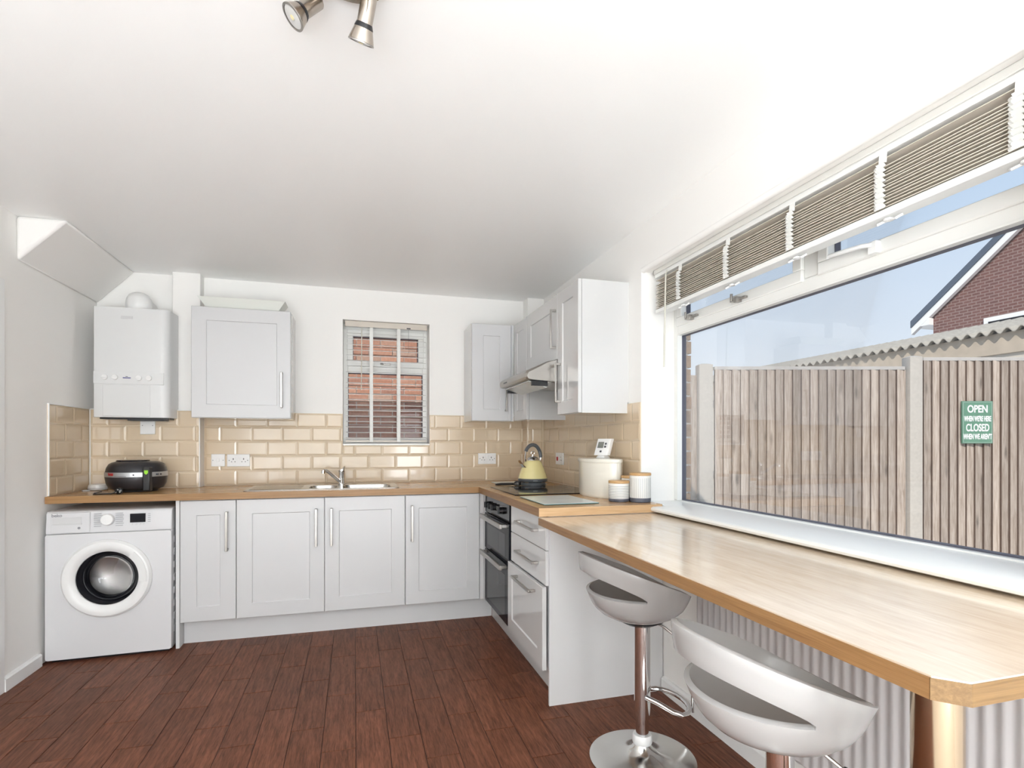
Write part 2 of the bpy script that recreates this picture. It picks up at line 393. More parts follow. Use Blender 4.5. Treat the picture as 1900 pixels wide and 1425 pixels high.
MB().cyl((XR+.012, WY0, WZ1+.010), (XR+.012, WY1, WZ1+.010), .016, n=20).ob('rounded_bead', PAINT, wall_right)
wall_front = struct(MB().box(XL-.1, XR+.25, YF-.1, YF, 0, ZC).ob('wall_front', PAINT))
# outer brick leaf at the left reveal of the big window
MB().box(1.70, 1.742, WY1+.018, WY1+.36, .55, 2.2).ob('mortar_bed', MORTAR, wall_right, smooth=0)
bm1 = MB().box(-.029, .029, -.1025, .1025, -.0325, .0325).mesh('brick', BRICKD, smooth=0)
for i in range(22):
    o = put(bm1, 'brick', wall_right, (1.729+random.uniform(-.002, .003), WY1+.011+.1025+random.uniform(-.002, .002)+(.0 if i % 2 else .004), .60+.075*i))
# trims
baseboard_left = struct(MB().prism([(XL, 0), (XL+.018, 0), (XL+.018, .06), (XL+.010, .07), (XL, .07)], 'Y', 3.215, 3.535).ob('baseboard_left', TRIMW))
baseboard_right = struct(MB().prism([(XR, 0), (XR-.018, 0), (XR-.018, .062), (XR-.010, .072), (XR, .072)], 'Y', -.6, 2.344).ob('baseboard_right', TRIMW))
trim_1 = struct(MB().box(XL, XL+.014, 3.135, 3.215, 0, 2.0).box(XL, XL+.014, 2.2, 3.135, 1.92, 2.0).ob('trim_1', TRIMW, bevel=.003))
door_1 = struct(MB().box(XL, XL+.004, 2.28, 3.134, 0, 1.919).ob('door_1', TRIMW))

# wall tiles -------------------------------------------------------
tm = {}
def tile_mesh(w, hh):
    key = (round(w, 3), round(hh, 3))
    if key not in tm:
        a, c = w/2-.0012, hh/2-.0012; i = min(.011, a*.4, c*.4)
        R = lambda d, y: [(-a+d, y, -c+d), (a-d, y, -c+d), (a-d, y, c-d), (-a+d, y, c-d)]
        tm[key] = MB().loft([R(0, .0), R(0, -.004), R(i, -.0065)]).mesh('tile', TILE, smooth=0)
    return tm[key]
TZ0, TP = .912, .1022
def tiles(parent, axis, plane, u0, u1, ph0, hole=None):
    """metro tiles on a wall facing -Y (axis 'Y'), -X ('X-') or +X ('X+')"""
    for r in range(5):
        z0 = TZ0+r*TP; z1 = z0+TP; ph = ph0+(.1 if r % 2 else 0); u = ph+.2*math.floor((u0-ph)/.2)
        while u < u1:
            rects = [(max(u, u0), min(u+.2, u1), z0, z1)]
            if hole and rects[0][0] < hole[1] and rects[0][1] > hole[0] and z1 > hole[2]:
                a, c = rects[0][:2]; rects = []
                if a < hole[0]: rects.append((a, hole[0], z0, z1))
                if c > hole[1]: rects.append((hole[1], c, z0, z1))
                if z0 < hole[2]-.01: rects.append((max(a, hole[0]), min(c, hole[1]), z0, hole[2]))
            for a, c, za, zb in rects:
                if c-a < .012: continue
                me = tile_mesh(c-a, zb-za); mid = (a+c)/2; zm = (za+zb)/2
                if axis == 'Y': put(me, 'tile', parent, (mid, plane, zm))
                elif axis == 'X-': put(me, 'tile', parent, (plane, mid, zm), (0, 0, -PI/2))
                else: put(me, 'tile', parent, (plane, mid, zm), (0, 0, PI/2))
            u += .2
TZ1 = TZ0+5*TP
MB().box(-1.003, SX0, YB-.004, YB, .87, TZ1).box(SX1, 1.315, YB-.004, YB, .87, TZ1).box(SX0, SX1, YB-.004, YB, .87, SZ0).ob('grout', GROUT, wall_back)
MB().box(XL, -1.004, YBOX-.004, YBOX, .87, TZ1).ob('grout', GROUT, wall_back)
MB().box(XR-.004, XR, WY1, 4.108, .87, TZ1).ob('grout', GROUT, wall_right)
MB().box(XL, XL+.004, 3.62, YBOX, .87, TZ1).ob('grout', GROUT, wall_left)
MB().box(1.316, XR-.004, 4.104, 4.108, .87, TZ1).box(1.311, 1.315, 4.104, YB-.004, .87, TZ1).ob('grout', GROUT, wall_back)
tiles(wall_back, 'Y', YB-.003, -1.0, 1.31, .0, (SX0, SX1, SZ0))
tiles(wall_back, 'Y', YBOX-.003, XL+.012, -1.008, .07)
tiles(wall_back, 'Y', 4.105, 1.31, XR-.012, .05)
tiles(wall_back, 'X-', 1.312, 4.106, YB-.012, .0)
tiles(wall_back, 'X-', -1.0005, YBOX+.002, YB-.012, .0) if False else None
tiles(wall_right, 'X-', XR-.003, WY1+.002, 4.094, .055)
tiles(wall_left, 'X+', XL+.003, 3.628, YBOX-.012, .1)
MB().box(XL, XL+.010, 3.621, 3.627, .912, TZ1+.006).box(XL, XL+.013, 3.627, YBOX, TZ1, TZ1+.006).ob('tile_trim', TRIMW, wall_left)
MB().box(XL+.012, -1.0, YBOX-.013, YBOX, TZ1, TZ1+.006).box(-1.006, -1.0, YBOX-.010, YBOX, .912, TZ1).box(XL+.009, XL+.014, YBOX-.0135, YBOX-.008, .912, TZ1).ob('tile_trim', TRIMW, wall_back)

# ================================================================== BIG WINDOW (window_1)
FX0, FX1 = 1.645, 1.70
b = MB().box(FX0, FX1, WY0, WY1, .872, .905).box(FX0, FX1, WY0, WY1, 2.075, WZ1).box(FX0, FX1, WY1-.035, WY1, .905, 2.075).box(FX0, FX1, WY0, WY0+.06, .905, 2.075)
window_1 = struct(b.ob('window_1', UPVC, bevel=.004))
MB().box(FX0, FX1, WY0+.06, WY1-.035, 1.782, 1.832).ob('transom', UPVC, window_1, bevel=.004)
MB().box(FX0, FX1, 1.615, 1.685, 1.832, 2.075).ob('mullion', UPVC, window_1, bevel=.004)
for ya, yb in ((.862, 1.613), (1.687, 2.530)):      # opening top lights
    sb = MB().box(FX0-.012, FX1-.01, ya, yb, 1.822, 1.868).box(FX0-.012, FX1-.01, ya, yb, 2.03, 2.078).box(FX0-.012, FX1-.01, ya, ya+.045, 1.868, 2.03).box(FX0-.012, FX1-.01, yb-.045, yb, 1.868, 2.03)
    sh = sb.ob('top_light', UPVC, window_1, bevel=.004)
    MB().box(1.674, 1.68, ya+.04, yb-.04, 1.86, 2.04).ob('pane', GLASS, sh, smooth=0)
    MB().box(1.666, 1.690, ya+.045, ya+.049, 1.868, 2.03).box(1.666, 1.690, yb-.049, yb-.045, 1.868, 2.03).ob('gasket', GASKET, sh, smooth=0)
MB().box(1.676, 1.682, WY0+.05, WY1-.03, .90, 1.79).ob('pane', GLASSD, window_1, smooth=0)
g = MB().box(1.668, 1.694, WY0+.06, WY1-.035, 1.775, 1.782).box(1.668, 1.694, WY0+.06, WY1-.035, .905, .909).box(1.668, 1.694, WY1-.040, WY1-.035, .905, 1.775)
g.ob('gasket', GASKET, window_1, smooth=0)
MB().box(1.640, 1.668, WY1-.0405, WY1-.035, .905, 1.78).box(1.640, 1.668, WY0+.06, WY1-.035, 1.776, 1.782).ob('glazing_bead', UPVC, window_1, smooth=0)
for y in (2.38, 2.03):      # metal peg stays
    h_ = MB().box(1.618, 1.634, y-.05, y+.05, 1.836, 1.846).box(1.606, 1.634, y-.012, y+.012, 1.826, 1.85).ob('peg_stay', STEEL, window_1, bevel=.002)
    MB().cyl((1.612, y+.03, 1.84), (1.612, y+.03, 1.87), .006, n=10).ob('peg', STEEL, h_)
hb = MB().box(1.612, 1.634, 1.36, 1.39, 1.822, 1.862).tube([(1.612, 1.375, 1.85), (1.60, 1.40, 1.853), (1.598, 1.47, 1.858), (1.60, 1.53, 1.862)], .008).ob('window_handle', PLAST, window_1, bevel=.002)
sp = [(1.372, .888), (1.375, .880), (1.385, .876), (1.65, .876), (1.65, .900), (1.385, .900), (1.375, .896)]
MB().prism(sp, 'Y', WY0, 2.338).prism([(1.452, .876), (1.65, .876), (1.65, .9), (1.452, .9)], 'Y', 2.338, WY1).ob('sill', UPVC, window_1)

# Venetian blind over it, drawn right up
bl = thing('venetian_blind', 'wide cream venetian blind pulled up above the big side window', 'blind', (1.535, 1.7, 2.108))
BY0, BY1 = .83, 2.53
MB().box(1.508, 1.565, BY0, BY1, 2.066, 2.106).ob('headrail', BLINDW, bl, bevel=.002)
MB().box(1.500, 1.507, BY0-.005, BY1+.005, 2.084, 2.107).box(1.500, 1.53, BY1-.004, BY1+.006, 2.084, 2.107).ob('valance', VALW, bl, bevel=.002)
ns = 14
sm = MB().prism([(-.025, -.0012), (0, .002), (.025, -.0012), (.025, .0014), (0, .0046), (-.025, .0014)], 'Y', BY0+.01, BY1-.012).mesh('slat', SLATW, (0, 0, 0))
for i in range(ns):
    z = 1.905+i*.0092
    o = put(sm, 'slat', bl, (1.532+random.uniform(-.0025, .0025), 0, z), (0, random.uniform(.0, .07), 0))
o = put(sm, 'slat', bl, (1.532, 0, 2.046), (0, .16, 0))
MB().box(1.505, 1.560, BY0+.008, BY1-.010, 1.879, 1.900).ob('bottom_rail', BLINDW, bl, bevel=.003)
for y in (2.30, 1.95, 1.60, 1.25, .90):
    pts = []
    for k in range(19):
        z = 1.899+k*.0075; pts.append((1.503 if k % 2 else 1.494-.006*math.sin(PI*k/18), z))
    pts += [(1.506, 2.036), (1.509, 2.072)]
    prof = pts+[(x+.0018, z) for x, z in reversed(pts)]
    t = MB().prism(prof, 'Y', y-.0125, y+.0125).ob('ladder_tape', TAPE, bl, smooth=0)
    t2 = MB()
    for k in range(12):      # pleats folded out at the side of the tape
        z = 1.902+k*.0108; t2.add([(1.503, y+.012, z), (1.492, y+.012, z+.005), (1.503, y+.012, z+.010), (1.503, y+.022, z), (1.498, y+.022, z+.005), (1.503, y+.022, z+.010)], [(0, 1, 4, 3), (1, 2, 5, 4), (0, 3, 5, 2), (0, 2, 1), (3, 4, 5)])
    t2.ob('tape_pleat', TAPE, t, smooth=0)
    MB().rev([(.006, 0), (.013, .002), (.014, .008), (.006, .012)], (1.53, y, 1.868), (0, 0, 1), 16).tube([(1.53, y-.012, 1.870), (1.522, y-.03, 1.866), (1.53, y-.045, 1.873)], .004, 8).tube([(1.53, y+.012, 1.872), (1.52, y+.026, 1.866), (1.535, y+.038, 1.874)], .004, 8).ob('cord_button', PLAST, t)
wd = MB().cyl((1.498, 2.41, 2.05), (1.4975, 2.425, 1.59), .0045, n=8).cyl((1.498, 2.41, 2.05), (1.505, 2.408, 2.075), .0022, n=6).ob('tilt_wand', WANDM, bl)

# ================================================================== SMALL WINDOW (window_2)
b = MB(); y0, y1 = 4.375, 4.43
b.box(SX0, SX1, y0, y1, SZ0, SZ0+.055).box(SX0, SX1, y0, y1, SZ1-.045, SZ1).box(SX0, SX0+.036, y0, y1, SZ0+.055, SZ1-.045).box(SX1-.036, SX1, y0, y1, SZ0+.055, SZ1-.045).box(SX0+.036, SX1-.036, y0, y1, 1.748, 1.80)
window_2 = struct(b.ob('window_2', UPVC, bevel=.003))
ya = y0-.012
sh = MB().box(SX0+.03, SX1-.03, ya, y1-.01, 1.80, 1.846).box(SX0+.03, SX1-.03, ya, y1-.01, 2.03, 2.08).box(SX0+.03, SX0+.072, ya, y1-.01, 1.846, 2.03).box(SX1-.072, SX1-.03, ya, y1-.01, 1.846, 2.03).ob('top_light', UPVC, window_2, bevel=.003)
MB().box(SX0+.07, SX1-.07, 4.40, 4.405, 1.84, 2.035).ob('pane', GLASS, sh, smooth=0)
MB().box(SX0+.03, SX1-.03, 4.40, 4.405, SZ0+.05, 1.75).ob('pane', GLASS, window_2, smooth=0)
MB().box(SX0+.036, SX0+.040, 4.385, 4.42, SZ0+.055, 1.748).box(SX1-.040, SX1-.036, 4.385, 4.42, SZ0+.055, 1.748).box(SX0+.036, SX1-.036, 4.385, 4.42, 1.744, 1.748).ob('gasket', GASKET, window_2, smooth=0)
MB().box(SX0+.072, SX1-.072, 4.385, 4.42, 2.026, 2.03).box(SX1-.076, SX1-.072, 4.385, 4.42, 1.846, 2.03).box(SX0+.072, SX0+.076, 4.385, 4.42, 1.846, 2.03).ob('gasket', GASKET, sh, smooth=0)
MB().box(.20, .27, 4.352, 4.364, 1.812, 1.826).tube([(.215, 4.352, 1.82), (.205, 4.34, 1.822), (.19, 4.338, 1.818)], .006, 8).ob('window_handle', STEEL, window_2, bevel=.002)
MB().box(SX0, SX1, YB-.012, 4.375, SZ0-.001, SZ0+.012).ob('sill', UPVC, window_2, bevel=.002)
sb = thing('venetian_blind', 'small white venetian blind let down over the window above the sink', 'blind', (.236, 4.30, 2.12))
bx0, bx1, by = -.066, .540, 4.292
MB().box(bx0, bx1, by-.025, by+.028, 2.088, 2.122).ob('headrail', BLINDW, sb, bevel=.002)
MB().box(bx0-.004, bx1+.004, by-.034, by-.029, 2.082, 2.124).box(bx0-.004, bx0, by-.034, by, 2.082, 2.124).box(bx1, bx1+.004, by-.034, by, 2.082, 2.124).ob('valance', SLATW, sb, bevel=.0015)
sm2 = MB().prism([(-.024, -.0010), (0, .0022), (.024, -.0010), (.024, .0012), (0, .0044), (-.024, .0012)], 'X', bx0+.004-.236, bx1-.004-.236).mesh('slat', BLINDW, (0, 0, 0))
for i in range(20):
    put(sm2, 'slat', sb, (.236, by, 1.246+i*.0415), (.17, 0, 0))
MB().box(bx0+.002, bx1-.002, by-.026, by+.026, 1.214, 1.228).ob('bottom_rail', SLATW, sb, bevel=.002)
for x in (.122, .326):
    MB().box(x-.0125, x+.0125, by-.0275, by-.0265, 1.216, 2.09).ob('ladder_tape', TAPE, sb, smooth=0)
    MB().box(x-.0125, x+.0125, by+.0265, by+.0275, 1.216, 2.09).ob('ladder_tape', TAPE, sb, smooth=0)
MB().cyl((.052, by-.042, 2.075), (.048, by-.044, 1.605), .0036, n=8).ob('tilt_wand', WANDM, sb)
MB().cyl((.40, by-.030, 2.08), (.40, by-.030, 1.90), .001, n=6).box(.385, .415, by-.037, by-.034, 2.084, 2.092).ob('pull_cord', RUBBER, sb)

# unseen patio door frame on the solid wall behind the camera; the area lamp before it gives its daylight
window_3 = struct(MB().box(XR-.03, XR, -4.8, -2.6, 0, .10).box(XR-.03, XR, -4.8, -2.6, 2.1, 2.18).box(XR-.03, XR, -4.8, -4.73, .1, 2.1).box(XR-.03, XR, -2.67, -2.6, .1, 2.1).box(XR-.03, XR, -3.73, -3.67, .1, 2.1).ob('window_3', UPVC))

# ================================================================== KITCHEN UNITS
def F2W(run, u, w, d, face):
    return (u, face+d, w) if run == 'B' else (face+d, u, w)
def shaker(run, u0, u1, z0, z1, face, m, parent, name='door', fr=.085, th=.019):
    P = lambda u, w, d: F2W(run, u, w, d, face); b = MB()
    R = lambda i, d: [P(u0+i, z0+i, d), P(u1-i, z0+i, d), P(u1-i, z1-i, d), P(u0+i, z1-i, d)]
    b.loft([R(0, th), R(0, .0025), R(.0025, 0), R(fr, 0), R(fr+.004, .0065)], True)
    return b.ob(name, m, parent, smooth=20)
def flat(run, u0, u1, z0, z1, face, m, parent, name='door', th=.019):
    P = lambda u, w, d: F2W(run, u, w, d, face); b = MB()
    R = lambda i, d: [P(u0+i, z0+i, d), P(u1-i, z0+i, d), P(u1-i, z1-i, d), P(u0+i, z1-i, d)]
    b.loft([R(0, th), R(0, .0025), R(.0025, 0)], True); return b.ob(name, m, parent, smooth=20)
def handle(run, u, z0, z1, face, parent, horiz=False, m=STEEL):
    """square bar handle on two feet; vertical at u from z0 to z1, or horizontal from z0 to z1 at height u"""
    b = MB(); hw = .0065
    def bx(a0, a1, c0, c1, d0, d1):
        if horiz: a0, a1, c0, c1 = c0, c1, a0, a1
        p = F2W(run, a0, c0, d0, face); q = F2W(run, a1, c1, d1, face)
        b.box(min(p[0], q[0]), max(p[0], q[0]), min(p[1], q[1]), max(p[1], q[1]), min(p[2], q[2]), max(p[2], q[2]))
    bx(u-hw, u+hw, z0, z1, -.036, -.026); bx(u-hw, u+hw, z0, z0+.014, -.026, 0); bx(u-hw, u+hw, z1-.014, z1, -.026, 0)
    return b.ob('handle', m, parent, bevel=.0015)

DF = 3.62
def base_cab(u0, u1, doors, label):
    t = thing('base_cabinet', label, 'cabinet', ((u0+u1)/2, 3.9, .146))
    MB().box(u0, u1, DF+.021, 4.10 if u0 < -.9 else 4.21, .146, .866).ob('carcass', CARC, t)
    for a, c, hu in doors:
        d = shaker('B', a+.0015, c-.0015, .147, .864, DF, CAB, t)
        handle('B', hu, .562, .797, DF, d)
    return t
base_cab(-.988, -.687, [(-.988, -.687, -.735)], 'narrow white single-door base cabinet beside the washing machine')
base_cab(-.686, .318, [(-.686, -.182, -.231), (-.182, .318, -.140)], 'wide white double-door base cabinet below the sink')
base_cab(.319, .817, [(.319, .817, .361)], 'white single-door base cabinet in the corner beside the oven')
t = tag(MB().box(-1.008, -.989, DF-.002, 4.10, 0, .868).ob('end_panel', PANELW, None, loc=(-.998, 3.86, 0)), 'white upright panel between washing machine and base cabinets', 'panel')
t = tag(MB().box(.819, .8445, DF+.002, DF+.02, .146, .866).box(.846, .864, 3.568, DF+.02, .146, .866).ob('corner_post', CAB, None, loc=(.84, 3.6, .146)), 'slim white corner filler post between corner cabinet and oven', 'filler')
tag(MB().box(-.987, .92, 3.70, 3.716, 0, .144).ob('plinth_board', CAB, None, loc=(0, 3.7, 0)), 'long white kickboard beneath the sink cabinets', 'plinth')
tag(MB().box(.922, .938, 2.366, 3.698, 0, .144).ob('plinth_board', GLOSSW, None, loc=(.93, 3, 0)), 'white kickboard beneath oven and drawers', 'plinth')
tag(MB().box(.858, 1.445, 2.352, 2.3655, 0, .8695).ob('end_panel', PANELW, None, loc=(1.15, 2.358, 0)), 'white end panel at the near end of the drawer unit', 'panel')

# drawer unit
RX = .845
t = thing('drawer_unit', 'white three-drawer base unit with steel handles under the hob worktop', 'cabinet', (1.1, 2.655, .146))
MB().box(RX+.021, 1.42, 2.366, 2.948, .146, .866).ob('carcass', CARC, t)
d = flat('R', 2.367, 2.946, .711, .866, RX, GLOSSW, t, 'drawer'); handle('R', .790, 2.47, 2.775, RX, d, True)
d = flat('R', 2.367, 2.946, .548, .708, RX, GLOSSW, t, 'drawer'); handle('R', .634, 2.47, 2.775, RX, d, True)
d = shaker('R', 2.367, 2.956, .160, .543, RX-.016, GLOSSW, t, 'drawer', fr=.075); handle('R', .500, 2.47, 2.775, RX-.016, d, True)
bpy.data.objects[d.name].location = (0, 0, 0)

# built-under double oven
t = thing('double_oven', 'built-under black glass double oven with steel bar handles', 'oven', (1.1, 3.265, .16))
MB().box(RX+.02, 1.42, 2.966, 3.564, .150, .866).ob('oven_body', BLACKP, t)
p_ = MB().box(RX-.004, RX+.02, 2.967, 3.563, .752, .864).ob('control_panel', BLACKG, t, bevel=.002)
for y in (3.46, 3.37, 3.29, 3.12):
    MB().cyl((RX-.004, y, .806), (RX-.026, y, .806), .021, .019, 20).box(RX-.034, RX-.024, y-.004, y+.004, .788, .824).ob('knob', BLACKP, p_)
MB().box(RX-.0046, RX-.0036, 3.18, 3.26, .795, .82).ob('clock_display', LCD, p_)
for z0, z1, zh in ((.512, .746, .728), (.160, .506, .492)):
    d = MB().box(RX-.006, RX+.02, 2.967, 3.563, z0, z1).ob('oven_door', OVENG, t, bevel=.003)
    b = MB().box(RX-.052, RX-.036, 3.005, 3.53, zh-.014, zh+.014)
    for y in (3.012, 3.505): b.box(RX-.036, RX-.004, y, y+.02, zh-.010, zh+.010)
    b.ob('handle', STEEL, d, bevel=.003)
    MB().box(RX-.0066, RX-.0055, 3.05, 3.48, z0+.035, zh-.05).ob('window_glass', BLACKG, d)

# worktop with the sink cut-out
out = [(XL+.002, YBOX-.014), (XL+.002, 3.595), (.806, 3.595), (.806, 2.345), (1.438, 2.345), (1.438, 4.10), (1.305, 4.10), (1.305, YB-.014), (-1.0, YB-.014), (-1.0, YBOX-.014)]
hole = rrect(-.30, .25, 3.685, 4.0, .03)
wt = thing('worktop', 'oak-effect L-shaped worktop running along back and right walls', 'worktop', (0, 3.9, .87))
MB().plate(out, [hole], .872, .910).ob('surface', WOODX, wt)
MB().box(XL+.002, .806, 3.5935, 3.595, .871, .9095).ob('front_edging', EDGEX, wt, smooth=0)
MB().box(.8045, .806, 2.345, 3.5935, .871, .9095).ob('front_edging', EDGE, wt, smooth=0)
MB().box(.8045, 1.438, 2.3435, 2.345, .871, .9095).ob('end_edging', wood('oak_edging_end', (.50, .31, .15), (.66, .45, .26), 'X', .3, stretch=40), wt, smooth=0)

# breakfast bar
bt = thing('breakfast_bar', 'long oak-edged breakfast bar shelf below the big window', 'worktop', (1.12, 1.4, .833))
bo_ = [(.806, 2.351), (.806, .592), (.838, .560), (1.446, .560), (1.446, 2.351)]
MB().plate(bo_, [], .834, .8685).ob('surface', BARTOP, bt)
MB().box(.8040, .806, .594, 2.351, .8335, .8655).ob('front_edging', EDGE, bt, smooth=0)
MB().add([(.8040, .5925, .8335), (.8365, .558, .8335), (.838, .560, .8335), (.806, .594, .8335), (.8040, .5925, .8655), (.8365, .558, .8655), (.838, .560, .8655), (.806, .594, .8655)],
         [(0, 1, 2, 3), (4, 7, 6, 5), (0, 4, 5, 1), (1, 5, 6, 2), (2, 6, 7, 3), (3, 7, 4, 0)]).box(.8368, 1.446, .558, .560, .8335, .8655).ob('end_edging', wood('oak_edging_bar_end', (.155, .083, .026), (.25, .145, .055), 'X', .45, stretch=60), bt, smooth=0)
lg = MB().lathe([(.05, 0), (.05, .006), (.035, .012), (.035, .818), (.048, .822), (.048, .8335)], (.878, .636, 0), 40).ob('leg', CHROMET, bt)
MB().box(1.20, 1.44, 1.985, 2.01, .79, .8335).box(1.415, 1.44, 1.985, 2.01, .62, .79).ob('bracket', PLAST, bt)

# wall cabinets
WF = 3.93
def wall_cab(u0, u1, label, hu):
    t = thing('wall_cabinet', label, 'cabinet', ((u0+u1)/2, 4.1, 1.37))
    MB().box(u0, u1, WF+.021, YB-.0 if u0 > -.9 else 4.128, 1.37, 2.09).ob('carcass', GLOSSW, t)
    if u0 < -.9: MB().box(-1.0, u1, 4.128, YB, 1.43, 2.09).ob('carcass_back', GLOSSW, t)
    d = shaker('B', u0+.001, u1-.001, 1.372, 2.089, WF, CAB, t); handle('B', hu, 1.443, 1.677, WF, d); return t
wall_cab(-1.008, -.412, 'white square wall cabinet between boiler and small window', -.468)
c = wall_cab(.828, 1.129, 'narrow white wall cabinet on back wall beside the cooker hood', 1.085)
MB().box(1.130, 1.150, WF+.002, WF+.02, 1.37, 2.09).ob('filler', CAB, c)
CX = 1.15
t = thing('wall_cabinet', 'slim white wall cabinet in the corner behind the cooker hood', 'cabinet', (1.3, 3.77, 1.37))
MB().box(CX+.021, XR-.009, 3.617, 3.928, 1.37, 1.43).box(CX+.021, XR, 3.617, 3.928, 1.43, 2.09).ob('carcass', GLOSSW, t); shaker('R', 3.619, 3.926, 1.372, 2.089, CX, GLOSSW, t, fr=.07)
t = thing('wall_cabinet', 'short white wall cabinet directly above the cooker hood', 'cabinet', (1.3, 3.315, 1.70))
MB().box(CX+.021, XR, 3.017, 3.615, 1.70, 2.09).ob('carcass', GLOSSW, t); d = shaker('R', 3.018, 3.614, 1.702, 2.089, CX, GLOSSW, t); handle('R', 3.045, 1.768, 2.0, CX, d)
t = thing('wall_cabinet', 'tall glossy white wall cabinet nearest the big window', 'cabinet', (1.3, 2.86, 1.37))
MB().box(CX+.021, XR-.009, 2.703, 3.015, 1.37, 1.43).box(CX+.021, XR, 2.703, 3.015, 1.43, 2.09).ob('carcass', GLOSSW, t); d = shaker('R', 2.704, 3.014, 1.372, 2.089, CX, GLOSSW, t, fr=.075); handle('R', 2.965, 1.442, 1.672, CX, d)

# cooker hood
t = thing('cooker_hood', 'stainless steel visor cooker hood with glass flap above the hob', 'hood', (1.25, 3.315, 1.57))
hp = [(1.148, 1.699), (1.09, 1.688), (.985, 1.640), (.962, 1.628), (.953, 1.612), (.953, 1.592), (.962, 1.582), (.985, 1.578), (1.10, 1.572), (1.445, 1.572), (1.445, 1.699)]
rings = []
for y, k in ((3.018, .0), (3.03, .012), (3.60, .012), (3.612, .0)):
    ins = .012-k
    rings.append([(x+(ins if x < 1.0 else 0), y, z-(ins*.6 if z > 1.6 and x < 1.1 else 0)) for x, z in hp])
MB().loft(rings).ob('canopy', STEEL, t)
MB().box(.953-.0015, .955, 3.42, 3.50, 1.598, 1.607).ob('switch_slot', BLACKP, t)
gq = MB()
gq.add([(.985, 3.06, 1.576), (.985, 3.57, 1.576), (1.10, 3.57, 1.540), (1.10, 3.06, 1.540), (.985, 3.06, 1.572), (.985, 3.57, 1.572), (1.10, 3.57, 1.536), (1.10, 3.06, 1.536)],
       [(0, 1, 2, 3), (4, 7, 6, 5), (0, 4, 5, 1), (1, 5, 6, 2), (2, 6, 7, 3), (3, 7, 4, 0)])
vis = gq.ob('visor_flap', BOARDG, t, smooth=0)
for y_ in (3.045, 3.57): MB().box(1.0, 1.10, y_, y_+.015, 1.545, 1.575).ob('flap_hinge', BLACKP, t)
MB().box(.99, 1.40, 3.08, 3.55, 1.568, 1.5725).ob('filter_grille', SINKST, t)

# ================================================================== SINK, TAP, HOB
t = thing('sink', 'stainless steel one and a half bowl sink with ribbed drainer', 'sink', (-.19, 3.87, .91))
h1 = rrect(-.285, -.115, 3.72, 3.97, .05); h2 = rrect(-.075, .235, 3.70, 3.985, .05)
MB().plate(rrect(-.66, .285, 3.655, 4.085, .03), [h1, h2], .910, .9145).ob('rim', SINKST, t, bevel=.0015)
for hp_, dep in ((h1, .10), (h2, .16)):
    cx = sum(p[0] for p in hp_)/len(hp_); cyy = sum(p[1] for p in hp_)/len(hp_)
    sc = lambda f: [(cx+(x-cx)*f, cyy+(y-cyy)*f) for x, y in hp_]
    rings = [[(x, y, z) for x, y in sc(f)] for f, z in ((1, .9145), (.985, .908), (.95, .91-dep*.9), (.86, .91-dep), (.15, .91-dep-.004))]
    bw = MB().loft(rings, False); bw.add([(x, y, .91-dep-.004) for x, y in sc(.15)], [tuple(range(len(hp_)))]); bo2 = bw.ob('bowl', SINKST, t)
    MB().lathe([(.03, 0), (.03, .003), (.022, .004)], (cx, cyy, .91-dep-.004), 20).ob('waste', CHROME, bo2)
rb = MB()
for i in range(9): rb.prism([(3.70+i*.036, .9145), (3.706+i*.036, .9172), (3.722+i*.036, .9172), (3.728+i*.036, .9145)], 'X', -.63, -.335)
rb.ob('drainer_ribs', SINKST, t)
t = thing('mixer_tap', 'chrome lever mixer tap standing behind the sink bowls', 'tap', (-.088, 4.03, .9145))
MB().lathe([(.026, 0), (.026, .006), (.021, .010), (.021, .085), (.023, .09), (.023, .098)], (-.088, 4.03, .9145), 24).ob('tap_body', CHROME, t)
MB().tube([(-.092, 4.025, .93), (-.115, 4.01, .95), (-.165, 3.97, 1.0), (-.185, 3.955, 1.015), (-.203, 3.940, 1.017)], .0125, 14).cyl((-.205, 3.938, 1.020), (-.207, 3.936, .998), .0145, .013, 14).ob('spout', CHROME, t)
MB().loft([[(-.088+r*math.cos(2*PI*k/20)+dx, 4.03+r*math.sin(2*PI*k/20), 1.0125+z+(math.cos(2*PI*k/20)*tl)) for k in range(20)] for r, z, dx, tl in ((.023, 0, 0, 0), (.0225, .010, 0, .006), (.014, .022, .010, .012), (.004, .028, .018, .004))]).ob('lever', CHROME, t)

t = thing('ceramic_hob', 'black glass ceramic hob set in the worktop under the hood', 'hob', (1.12, 3.24, .91))
MB().box(.868, 1.40, 2.945, 3.52, .910, .916).ob('glass_top', BLACKG, t, bevel=.0015)
for (x, y, r) in ((1.0, 3.09, .085), (1.0, 3.38, .07), (1.27, 3.09, .07), (1.27, 3.38, .085)):
    MB().lathe([(r, 0), (r, .0002), (r-.003, .0002), (r-.003, 0)], (x, y, .9161), 40, ends=False).ob('heating_ring', KETG, t)

# ================================================================== WASHING MACHINE (own axes: x right, y back, z up, origin front left floor corner)
wm = thing('washing_machine', 'white freestanding front-loading washing machine under the left worktop', 'washing machine', (-1.618, 3.553, 0), local=True, rotz=math.radians(2.2))
b = MB(); pr = rrect(0, .6, .004, .50, .014, 3)
b.loft([[(x, y, z) for x, y in pr] for z in (.018, .705)], True)
b = MB(); circ = [(.291+.2*math.cos(2*PI*k/64), .452+.2*math.sin(2*PI*k/64)) for k in range(64)]
b.plate(rrect(0, .6, .018, .705, .012, 3), [circ], -.010, .004)
b.v = [(x, -z+.0, y) for x, y, z in b.v]
b.box(0, .012, .01, .49, .018, .705).box(.588, .6, .01, .49, .018, .705).box(0, .6, .48, .492, .018, .705).box(0, .6, .01, .49, .018, .03)
b.ob('body', WMW, wm, bevel=.002)
b = MB().box(0.02, .58, .03, .48, .0, .018); b.ob('foot_base', BLACKP, wm)
